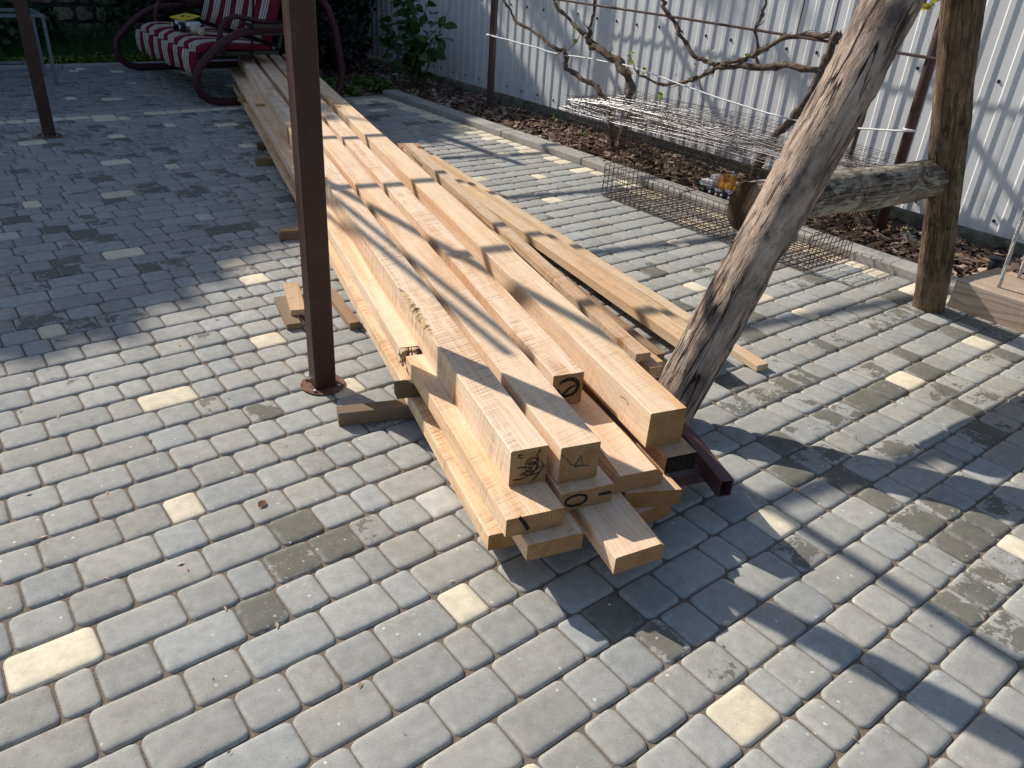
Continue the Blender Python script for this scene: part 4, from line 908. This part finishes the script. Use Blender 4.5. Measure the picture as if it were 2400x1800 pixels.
logm('top_beam',[(2.90,1.85,1.99),(2.90,-1.8,1.99)],[.075,.075],'post_log',frame,17,seg=20)
for y in (-1.55,):
    logm('leaning_leg',[(1.862,y,-.004),(2.94,y,1.98)],[.08,.085],'leg_log',frame,23,seg=20); logm('upright_leg',[(3.765,y,-.004),(2.87,y,1.97)],[.07,.07],'post_log',frame,24,seg=20)
for c,ax in (((2.292,1.353,.605),(.3,-.9,.1)),((3.545,1.405,.60),(.45,-.8,0))):
    m=MB(); m.cyl(c,.013,.012,6,ax); m.cyl((c[0],c[1]+.006,c[2]),.02,.003,14,ax); m.build('bolt',M['steel_bolt'],frame)
# ragged torn wood at the notch of the leaning leg
m=MB(); r=random.Random(6)
for k in range(30):
    t=r.uniform(-.05,.09); base=Vector((2.075+.54*t,1.468+r.uniform(-.012,.012),.47+t)); tip=base+Vector((-.55,.83,.2))*r.uniform(.001,.010)+Vector((0,0,r.uniform(-.01,.02))); wd=r.uniform(.003,.008)
    n=len(m.v); m.v+=[tuple(base+Vector((wd,0,0))),tuple(base+Vector((-wd*.5,wd,0))),tuple(base+Vector((-wd*.5,-wd,.002))),tuple(tip)]; m.f+=[(n,n+1,n+3),(n+1,n+2,n+3),(n+2,n,n+3)]; m.m+=[0,0,0]
o=m.build('torn_fibres',M['lath'],frame); o['kind']='stuff'
# swing seat, a heavy squared beam on ropes
seat=timber('swing_seat','heavy weathered wooden swing seat hanging on white ropes beside the upright log','swing seat',(3.355,1.085),(3.40,-.55),.30,.29,.112,None,mats=('seat_wood','seat_wood'),saw=1.0,wl=.006,wr=.006,skew=-.035)
def rope(a,b):
    m=MB(); a=Vector(a); b=Vector(b); n=40
    for s in (0,1,2):
        pts=[]
        for i in range(n+1):
            t=i/n; an=t*n*.9+s*2.094; pts.append(a.lerp(b,t)+Vector((math.cos(an),math.sin(an),0))*.0035)
        m.tube(pts,.0042,5)
    o=m.build('rope',M['rope'],None,True); o.parent=seat; o.matrix_parent_inverse=seat_inv
seat_inv=(Matrix.Translation(seat.location)@Matrix.Rotation(seat.rotation_euler.z,4,'Z')).inverted()
for x,y in ((3.115,.985),(3.30,.99),(3.13,-.40),(3.31,-.40)): rope((x,y,.395),(2.92+(x-3.2)*.5,y,1.99))
# ------------------------------------------------------------------ trellis, wire and grapevines
tr=empty('grape_trellis',(4.70,4.2,0),'brown steel trellis posts and rail holding the grapevines along the fence','trellis')
m=MB(); m.box((4.70,6.265,.95),(.05,.05,1.96),Matrix.Rotation(R(20),3,'Z'),bev=.003); m.build('square_post',M['pipe'],tr)
m=MB(); m.cyl((4.70,2.235,.95),.030,1.96,18); m.build('round_post',M['pipe'],tr,True)
m=MB(); m.tube([(4.665,6.31,1.012),(4.665,4.2,1.005),(4.665,2.16,.985)],.0085,6); m.build('rail',M['pipe'],tr)
m=MB(); m.tube([(4.665,6.3,1.72),(4.665,2.16,1.70)],.0085,6); m.build('rail',M['pipe'],tr)
for y in (4.935,3.09,2.86): m=MB(); m.tube([(4.668,y,1.0),(4.668,y-.01,1.72)],.0045,5); m.build('rod',M['pipe'],tr)
W_=[(6.32,.640),(6.2,.634),(5.98,.632),(5.8,.622),(5.588,.619),(5.42,.606),(5.252,.603),(5.08,.615),(4.916,.621),(4.7,.622),(4.525,.628),(4.26,.61),(4.018,.584),(3.603,.546),(3.197,.52),(2.98,.516),(2.606,.539),(2.298,.583),(2.19,.602)]
m=MB(); m.tube([(4.668-.004*(i%2),y,z) for i,(y,z) in enumerate(W_)],.0055,6); 
m.tube([(4.70+.036*math.cos(R(a)),2.235+.036*math.sin(R(a)),.602) for a in range(100,470,30)],.0045,5); m.tube([(4.70+.045*math.cos(R(a)),6.265+.045*math.sin(R(a)),.64) for a in range(100,470,30)],.0045,5)
props(m.build('white_wire',M['white_wire'],None,True),'white coated wire strung between the two trellis posts','wire')
GLF=[leaf_mesh('leaf',.050,.052,M['leaf'],c) for c in ((.30,.36,.05),(.22,.30,.05),(.38,.34,.06),(.30,.19,.08))]
def vine(label,trunks,leaves,seed):
    r=random.Random(seed); y0,z0=trunks[0][0][0]; root=empty('grapevine',(4.68,y0,0),label,'grapevine','grapevines tied along the fence')
    for pts,ra,rb in trunks:
        P=[]; k=len(pts)
        for i in range(k-1):
            for q in range(4):
                t=q/4; P.append((pts[i][0]*(1-t)+pts[i+1][0]*t,pts[i][1]*(1-t)+pts[i+1][1]*t))
        P.append(pts[-1]); n=len(P); P3=[(4.675+.012*math.sin(i*.9+seed),y+.006*r.gauss(0,1),z+.004*r.gauss(0,1)) for i,(y,z) in enumerate(P)]
        m=MB(); m.tube(P3,[(ra+(rb-ra)*i/(n-1))*(1+.16*r.gauss(0,1)+(.35 if r.random()<.07 else 0)) for i in range(n)],8)
        # loose bark strips
        for _ in range(int(n*1.2)):
            i=r.randrange(n-1); rad=ra+(rb-ra)*i/n
            if rad<.008: continue
            a=r.uniform(0,6.28); c=Vector(P3[i]); d=(Vector(P3[i+1])-c); o_=Vector((math.cos(a),math.sin(a)*.5,math.sin(a)*.8)).normalized()
            p_=c+o_*rad*.95; q_=p_+d.normalized()*r.uniform(.03,.09)+o_*r.uniform(.002,.014); m.tube([p_,(p_+q_)/2+o_*.003,q_],[.0025,.0028,.001],4)
        m.build('trunk' if ra>.012 else 'cane',M['vine_bark'],root,True)
    for y,z,s in leaves:
        nl=r.choice((1,2,2,3)) if s>.6 else 1
        for _ in range(nl):
            o=bpy.data.objects.new('leaf',r.choice(GLF)); col.objects.link(o); o.parent=root; k=s*r.uniform(.7,1.2); o.scale=(k,k,k)
            o.location=Vector((4.655+r.uniform(-.02,.01),y+r.uniform(-.03,.03),z+r.uniform(-.015,.03)))-root.location; o.rotation_euler=(r.uniform(-.6,.6),r.uniform(-1.2,.3),r.uniform(0,6.28))
vine('grapevine with a thin curved cane and an elbowed trunk, nearest the square trellis post',[([(4.56,.0),(4.60,.2),(4.672,.338),(4.777,.4),(4.879,.437),(5.053,.473),(5.188,.508),(5.214,.585),(5.229,.637)],.021,.019),([(5.229,.637),(5.309,.635),(5.658,.73),(5.924,.803),(6.033,.894),(6.088,.945),(6.12,1.1)],.014,.008),([(5.215,.64),(5.12,.70),(5.08,.78)],.005,.003)],[(6.05,.92,1.0),(6.0,.97,.9),(5.93,.95,.8),(5.07,.79,1.0),(5.1,.71,.8)],1)
vine('thick grapevine trunk curving up from the middle of the wire mesh',[([(4.46,.0),(4.44,.2),(4.432,.37),(4.436,.455),(4.495,.565),(4.596,.634),(4.733,.675),(4.926,.718),(4.977,.78)],.030,.027),([(4.977,.78),(5.124,.833),(5.322,.924),(5.435,1.0),(5.5,1.15)],.018,.011),([(4.964,.782),(4.957,.859),(4.939,.993),(4.93,1.3)],.013,.010),([(4.68,.665),(4.7,.70),(4.69,.74)],.004,.002),([(4.6,.63),(4.61,.58),(4.6,.56)],.003,.002)],[(5.36,.97,.8),(5.05,.83,.6),(5.02,.86,.5),(5.42,1.02,.7)],2)
vine('grapevine spreading several long arms behind the leaning log',[([(3.20,.0),(3.16,.2),(3.113,.363),(2.993,.512),(2.907,.69),(2.85,.9),(2.821,1.053)],.030,.024),([(2.88,.828),(3.113,.818),(3.281,.785),(3.476,.767),(3.645,.735),(3.754,.674),(3.847,.622),(3.969,.583)],.020,.013),([(3.969,.583),(4.154,.546),(4.35,.578),(4.405,.611)],.010,.006),([(4.38,.59),(4.45,.64),(4.49,.70)],.005,.003),([(3.649,.75),(3.741,.752),(3.861,.774),(3.961,.837),(4.03,.904),(4.112,.978),(4.218,1.058),(4.249,1.101),(4.27,1.2)],.014,.014),([(3.631,.75),(3.485,.802),(3.36,.861),(3.312,.895),(3.16,.982),(3.001,1.014),(2.874,1.022),(2.80,1.03)],.015,.016),([(3.311,.783),(3.371,.867),(3.394,.99),(3.385,1.093),(3.361,1.176),(3.34,1.3)],.010,.007),([(3.95,.59),(3.945,.5),(3.93,.46)],.003,.002),([(3.78,.66),(3.74,.52),(3.72,.46)],.003,.002),([(4.13,.02),(4.11,.3),(4.13,.46)],.004,.003)],[(4.47,.70,.9),(4.44,.65,.8),(4.38,.60,1.1),(4.31,.59,.9),(3.99,.64,.8),(3.98,.68,.6),(3.84,.68,.8),(3.83,.72,.6),(3.70,.80,.7),(3.69,.77,.6),(3.40,.84,.6),(2.90,.86,.5),(4.12,.47,.9),(4.07,.40,.9),(4.1,.28,.7)],3)
vine('grapevine cane rising between the leaning log and the upright log',[([(2.50,.0),(2.54,.5),(2.50,.9),(2.488,.987),(2.456,1.082),(2.387,1.184),(2.348,1.262),(2.32,1.4)],.013,.012)],[(2.38,1.21,1.0),(2.33,1.20,1.0),(2.30,1.23,.9),(2.42,1.24,.9),(2.28,1.27,1.0)],4)
# ------------------------------------------------------------------ wire mesh cage
cage=empty('wire_cage',(4.1,3.2,0),'rusty wire mesh cage with loose mesh sheets piled on top, by the kerb','wire cage')
def grid(name,o,u,v,nu,nv,mat,rad=.0011,jit=0,seed=0,over=0.0):
    r=random.Random(seed); o,u,v=Vector(o),Vector(u),Vector(v); nrm=u.cross(v).normalized(); m=MB()
    def sag(a,b): return nrm*(jit*(math.sin(a*5+seed)+math.sin(b*7+seed*2))*.5)
    for i in range(nu+1):
        t=i/nu; pts=[o+u*t+v*(q/6*(1+2*over)-over)+sag(t,q/6)+Vector((r.gauss(0,jit*.15),r.gauss(0,jit*.15),r.gauss(0,jit*.15))) for q in range(7)]; m.tube(pts,rad,4,cap=False)
    for i in range(nv+1):
        t=i/nv; pts=[o+v*t+u*(q/6*(1+2*over)-over)+sag(q/6,t)+nrm*.0018+Vector((r.gauss(0,jit*.15),r.gauss(0,jit*.15),r.gauss(0,jit*.15))) for q in range(7)]; m.tube(pts,rad,4,cap=False)
    return m.build(name,M[mat],cage)
# low tray in front
X0,X1,Y0_,Y1_,Z=3.602,4.03,2.04,3.555,.20
grid('mesh_floor',(X0,Y0_,.008),(X1-X0,0,0),(0,Y1_-Y0_,0),11,38,'rust_wire',.0024,.004,1)
grid('mesh_side',(X0,Y0_,.008),(0,Y1_-Y0_,0),(0,0,Z),36,5,'rust_wire',.0022,.004,2)
grid('mesh_end',(X0,Y1_,.008),(X1-X0,0,0),(.01,0,Z),11,5,'rust_wire',.0022,.004,3)
grid('mesh_end',(X0,Y0_,.008),(X1-X0,0,0),(.02,0,Z),11,5,'rust_wire',.0024,.006,4)
# taller cage behind, standing on the bed
X0,X1,Y0_,Y1_,Z0,Z=4.20,4.62,2.30,4.60,.03,.40
grid('mesh_side',(X0,Y0_,Z0),(0,Y1_-Y0_,0),(0,0,Z-Z0),60,10,'rust_wire',.0016,.004,5)
grid('mesh_side',(X1,Y0_,Z0),(0,Y1_-Y0_,0),(0,0,Z-Z0),60,9,'rust_wire',.0011,.004,6)
grid('mesh_end',(X0,Y0_,Z0),(X1-X0,0,0),(0,0,Z-Z0),12,9,'rust_wire',.0011,.004,7); grid('mesh_end',(X0,Y1_,Z0),(X1-X0,0,0),(0,0,Z-Z0),12,9,'rust_wire',.0011,.004,8)
for k in range(5):
    grid('mesh_sheet',(4.03+.02*k,2.22+.04*math.sin(k*2.1),.355+.016*k),(.62,.06+.03*math.sin(k),.02*math.sin(k*2)),(-.03+.04*math.sin(k*3),2.2,.025*math.cos(k*1.7)),15,46,'zinc_wire' if k%2 else 'rust_wire',.0011,.03,11+k,.03)
# ------------------------------------------------------------------ garden swing seat with burgundy tubes
gs=empty('garden_swing',(2.9,8.1,0),'garden swing bench with burgundy tube frame and striped cushions','garden swing')
for yc in (7.08,9.11):
    c=[(3.46,.036),(2.62,.036),(2.42,.036),(2.33,.055),(2.262,.11),(2.230,.20),(2.256,.298),(2.335,.382),(2.437,.465),(2.545,.54),(2.66,.585),(2.76,.60),(3.05,.61),(3.25,.64)]
    m=MB(); m.tube([(x,yc,z) for x,z in c],.033,12,up=(0,1,0))
    m.tube([(3.44,yc,.036),(3.52,yc,.06),(3.56,yc,.13),(3.58,yc,.26),(3.555,yc,.444),(3.52,yc,.643),(3.46,yc,.783),(3.40,yc,.86),(3.2,yc,1.15),(2.95,yc,1.95)],.030,12,up=(0,1,0))
    m.build('side_frame',M['burgundy'],gs,True)
m=MB(); m.tube([(2.95,7.0,1.93),(2.95,9.2,1.93)],.03,10); m.build('top_rail',M['burgundy'],gs,True)
m=MB(); m.tube([(3.42,7.08,.04),(3.42,9.11,.04)],.022,10); m.build('floor_rail',M['burgundy'],gs,True)
m=MB(); m.box((2.65,8.1,.40),(.60,1.74,.03)); m.box((3.05,8.1,.72),(.03,1.74,.60),Matrix.Rotation(R(18),3,'Y')); m.build('seat_frame',M['black'],gs)
for yy in (7.215,8.985):
    m=MB(); m.tube([(2.46,yy,.40),(2.45,yy,.43),(2.422,yy,.50),(2.452,yy,.61),(2.50,yy,.67),(2.59,yy,.695),(2.825,yy,.653),(3.0,yy,.64)],.022,10,up=(0,1,0)); m.tube([(2.7,yy,.42),(2.7,yy,.40),(2.9,yy,1.9)],.012,8); m.build('armrest',M['burgundy'],gs,True)
def cushion(name,prof,y0,y1,th,seed):
    m=MB(); ny=14; k=len(prof); r=random.Random(seed)
    for s in (0,1):
        for j in range(ny+1):
            t=j/ny; puff=.014*(math.sin(math.pi*t)**.5)*(1-2*s)
            for i,(x,z) in enumerate(prof):
                a=Vector(prof[min(i+1,k-1)])-Vector(prof[max(i-1,0)]); n_=Vector((-a.y,a.x)).normalized()
                if n_.y<0 and name=='seat_cushion' and i<k-4: n_=-n_
                off=puff+.004*math.sin(i*1.7+seed+t*6)-(th if s else 0)
                hang=(.012*math.sin(t*9+seed) if i>=k-2 else 0)
                m.v.append((x+n_.x*off,y0+(y1-y0)*t,z+n_.y*off+hang))
    S=(ny+1)*k
    for j in range(ny):
        for i in range(k-1):
            a=j*k+i; m.quad((a,a+1,a+k+1,a+k)); m.quad((S+a,S+a+k,S+a+k+1,S+a+1))
    for i in range(k-1): m.quad((i,S+i,S+i+1,i+1)); a=ny*k+i; m.quad((a,a+1,S+a+1,S+a))
    for j in range(ny): a=j*k; m.quad((a,a+k,S+a+k,S+a)); a=j*k+k-1; m.quad((a,S+a,S+a+k,a+k))
    o=m.build(name,M['stripe'],gs,True)
    bm=bmesh.new(); bm.from_mesh(o.data); bmesh.ops.recalc_face_normals(bm,faces=bm.faces[:]); bm.to_mesh(o.data); bm.free()
SP=[(2.90,.445),(2.78,.452),(2.65,.458),(2.52,.466),(2.41,.470),(2.33,.462),(2.275,.435),(2.252,.395),(2.245,.34),(2.248,.28),(2.255,.225)]
BP=[(3.16,1.30),(3.10,1.12),(3.04,.94),(2.98,.76),(2.93,.60),(2.885,.50)]
for i in range(3):
    y0=7.27+i*.575; cushion('seat_cushion',SP,y0,y0+.565,.035,i+1); cushion('back_cushion',[(x-.02,z) for x,z in BP[::-1]],y0,y0+.565,.05,i+5)
m=MB(); m.box((2.93,7.10,.632),(.40,.24,.012)); m.box((2.93,6.985,.643),(.40,.012,.03)); m.box((2.735,7.1,.643),(.012,.24,.03)); m.box((2.95,7.10,.59),(.34,.05,.06)); m.build('side_tray',M['black'],gs)
m=MB(); m.box((3.29,7.95,.33),(.028,.008,.68),Matrix.Rotation(R(5),3,'Y')); props(m.build('lath_stick',M['stick']),'thin pale lath leaning upright by the garden swing tray','stick')['category']='stick'
for o in gs.children:
    far_=.054 if o.name.split('.')[0] in ('side_frame','top_rail','floor_rail') else 0.0; dx=.085 if o.name.split('.')[0] in ('seat_cushion','back_cushion','armrest','seat_frame') else 0.0
    for q in o.data.vertices: q.co.x+=dx-far_*(q.co.y+1.02)
# toys on the swing
def wheel(m,c,r_,w,mi=0): m.cyl(c,r_,w,14,'Y',mi)
root=empty('toy_car',(2.55,8.12,.49),'toy car with a yellow roof on the striped swing cushion','toy car')
m=MB(); m.box((2.55,8.14,.545),(.14,.30,.05),Matrix.Rotation(R(10),3,'Z'),bev=.015); m.build('body',M['toy_white'],root)
m=MB(); m.box((2.54,8.14,.600),(.17,.26,.014),Matrix.Rotation(R(10),3,'Z')@Matrix.Rotation(R(-10),3,'Y'),bev=.005); roof=m.build('roof',M['toy_yellow'],root)
m=MB()
for dx,dy in ((-.02,.0),(.01,.05),(.02,-.05)): m.box((2.53+dx,8.12+dy,.609+dx*.17),(.035,.014,.004),Matrix.Rotation(R(30),3,'Z'))
m.build('black_marks',M['toy_black'],roof)
for dx,dy in ((-.08,-.1),(-.08,.11),(.09,-.1),(.09,.11)):
    m=MB(); m.cyl((2.55+dx,8.14+dy,.525),.042,.04,16,'X'); w_=m.build('wheel',M['toy_black'],root,True); m=MB(); m.cyl((2.55+dx,8.14+dy,.525),.02,.044,12,'X'); m.build('hub',M['toy_white'],w_,True)
root=empty('plush_toy',(2.55,7.86,.48),'small beige plush toy next to the toy car on the swing','plush toy')
m=MB(); m.ball((2.54,7.88,.52),.05,sc=(1,1,.9)); m.build('body',M['toy_beige'],root,True); m=MB(); m.ball((2.56,7.80,.51),.036); m.ball((2.55,7.79,.54),.012); m.ball((2.58,7.79,.54),.012); m.build('head',M['toy_beige'],root,True)
root=empty('toy_ball',(2.66,8.42,.49),'white and red toy ball behind the toy car on the swing','toy ball')
m=MB(); m.ball((2.66,8.42,.545),.055); m.build('ball',M['toy_white'],root,True); m=MB(); m.ball((2.655,8.36,.55),.045,sc=(1,.5,.6)); m.build('red_patch',M['toy_red'],root,True)
# toy tractor on the bark by the kerb
T=Vector((4.27,3.14,.03)); root=empty('toy_tractor',tuple(T),'orange and grey plastic toy tractor on the bark behind the kerb','toy tractor')
def tb(name,parts,mat,par=None):
    m=MB()
    for c,d,ry in parts: m.box((T.x+c[0],T.y+c[1],T.z+c[2]),d,Matrix.Rotation(R(ry),3,'X'),bev=.006)
    return m.build(name,M[mat],par or root)
tb('chassis',[((0,-.02,.035),(.07,.26,.025),0),((0,-.11,.05),(.08,.09,.03),10)],'toy_grey')
tb('front_body',[((0,.09,.065),(.075,.10,.045),-8),((0,.05,.10),(.06,.05,.05),0),((0,.135,.055),(.06,.05,.025),-20)],'toy_white')
tb('cab',[((0,-.055,.075),(.07,.10,.05),0),((0,-.02,.105),(.055,.018,.075),6),((0,-.085,.115),(.055,.02,.07),-6),((0,-.125,.065),(.06,.04,.05),30)],'toy_orange')
tb('exhaust',[((0,-.075,.155),(.022,.022,.04),0)],'toy_grey')
for dx in (-.045,.045):
    for dy,rr_ in ((.10,.026),(.035,.026),(-.06,.030),(-.125,.030)):
        m=MB(); m.cyl((T.x+dx,T.y+dy,T.z+.02),rr_,.022,14,'X'); w_=m.build('wheel',M['toy_black'],root,True); m=MB(); m.cyl((T.x+dx,T.y+dy,T.z+.02),rr_*.45,.025,10,'X'); m.build('hub',M['toy_green' if dy>.05 else 'toy_grey'],w_,True)
# ------------------------------------------------------------------ grey steel frame
root=empty('table_frame',(.9,8.75,0),'grey square steel tube table frame without a top, behind the far steel post','steel frame')
for x in (.35,1.43):
    for y in (8.52,9.02):
        m=MB(); m.tube([(x,y,0),(x,y,.58)],.0125,square=True); m.build('leg',M['grey_steel'],root)
for y in (8.52,9.02):
    for z in (.567,.12): m=MB(); m.tube([(.363,y,z),(1.417,y,z)],.0122,square=True); m.build('rail',M['grey_steel'],root)
for x in (.35,1.43): m=MB(); m.tube([(x,8.533,.567),(x,9.007,.567)],.0121,square=True); m.build('rail',M['grey_steel'],root)
# ------------------------------------------------------------------ small things
m=MB(); m.cyl((4.548,1.492,.055),.034,.065,18,r2=.040); m.cyl((4.548,1.492,.089),.042,.008,18); props(m.build('plant_pot',M['black'],None,True),'small black plastic pot standing in the bark','plant pot')
m=MB(); m.tube([(3.80,1.312,.010),(3.87,1.300,.012),(3.93,1.272,.009)],[.010,.011,.009],7); props(m.build('white_stick',M['white_wire'],None,True),'short white peeled stick on the paving by the upright log','stick')
m=MB(); r=random.Random(9)
lf=leaf_mesh('dry_leaf',.032,.022,M['leaf'],(.17,.09,.05)); o=bpy.data.objects.new('dry_leaf',lf); col.objects.link(o); o.location=(.565,1.718,.004); o.rotation_euler=(.2,-.2,.6); props(o,'single curled brown dry leaf on the paving','leaf')
for _ in range(260):
    x,y=r.uniform(0,3.8),r.uniform(.2,4.2)
    if r.random()<.5: y=Y0+ROWH*round((y-Y0)/ROWH)+r.gauss(0,.006)
    s=r.uniform(.002,.006); n=len(m.v); a=r.uniform(0,3.1); c_,s_=math.cos(a)*s*2,math.sin(a)*s*2
    m.v+=[(x-c_,y-s_,.001),(x+s_*.4,y-c_*.4,.001),(x+c_,y+s_,.0015),(x-s_*.4,y+c_*.4,.004)]; m.f+=[(n,n+1,n+3),(n+1,n+2,n+3),(n+2,n,n+3)]; m.m+=[0,0,0]
o=m.build('sawdust',M['lath']); props(o,'tiny wood chips and sawdust scattered over the paving','sawdust',kind='stuff')
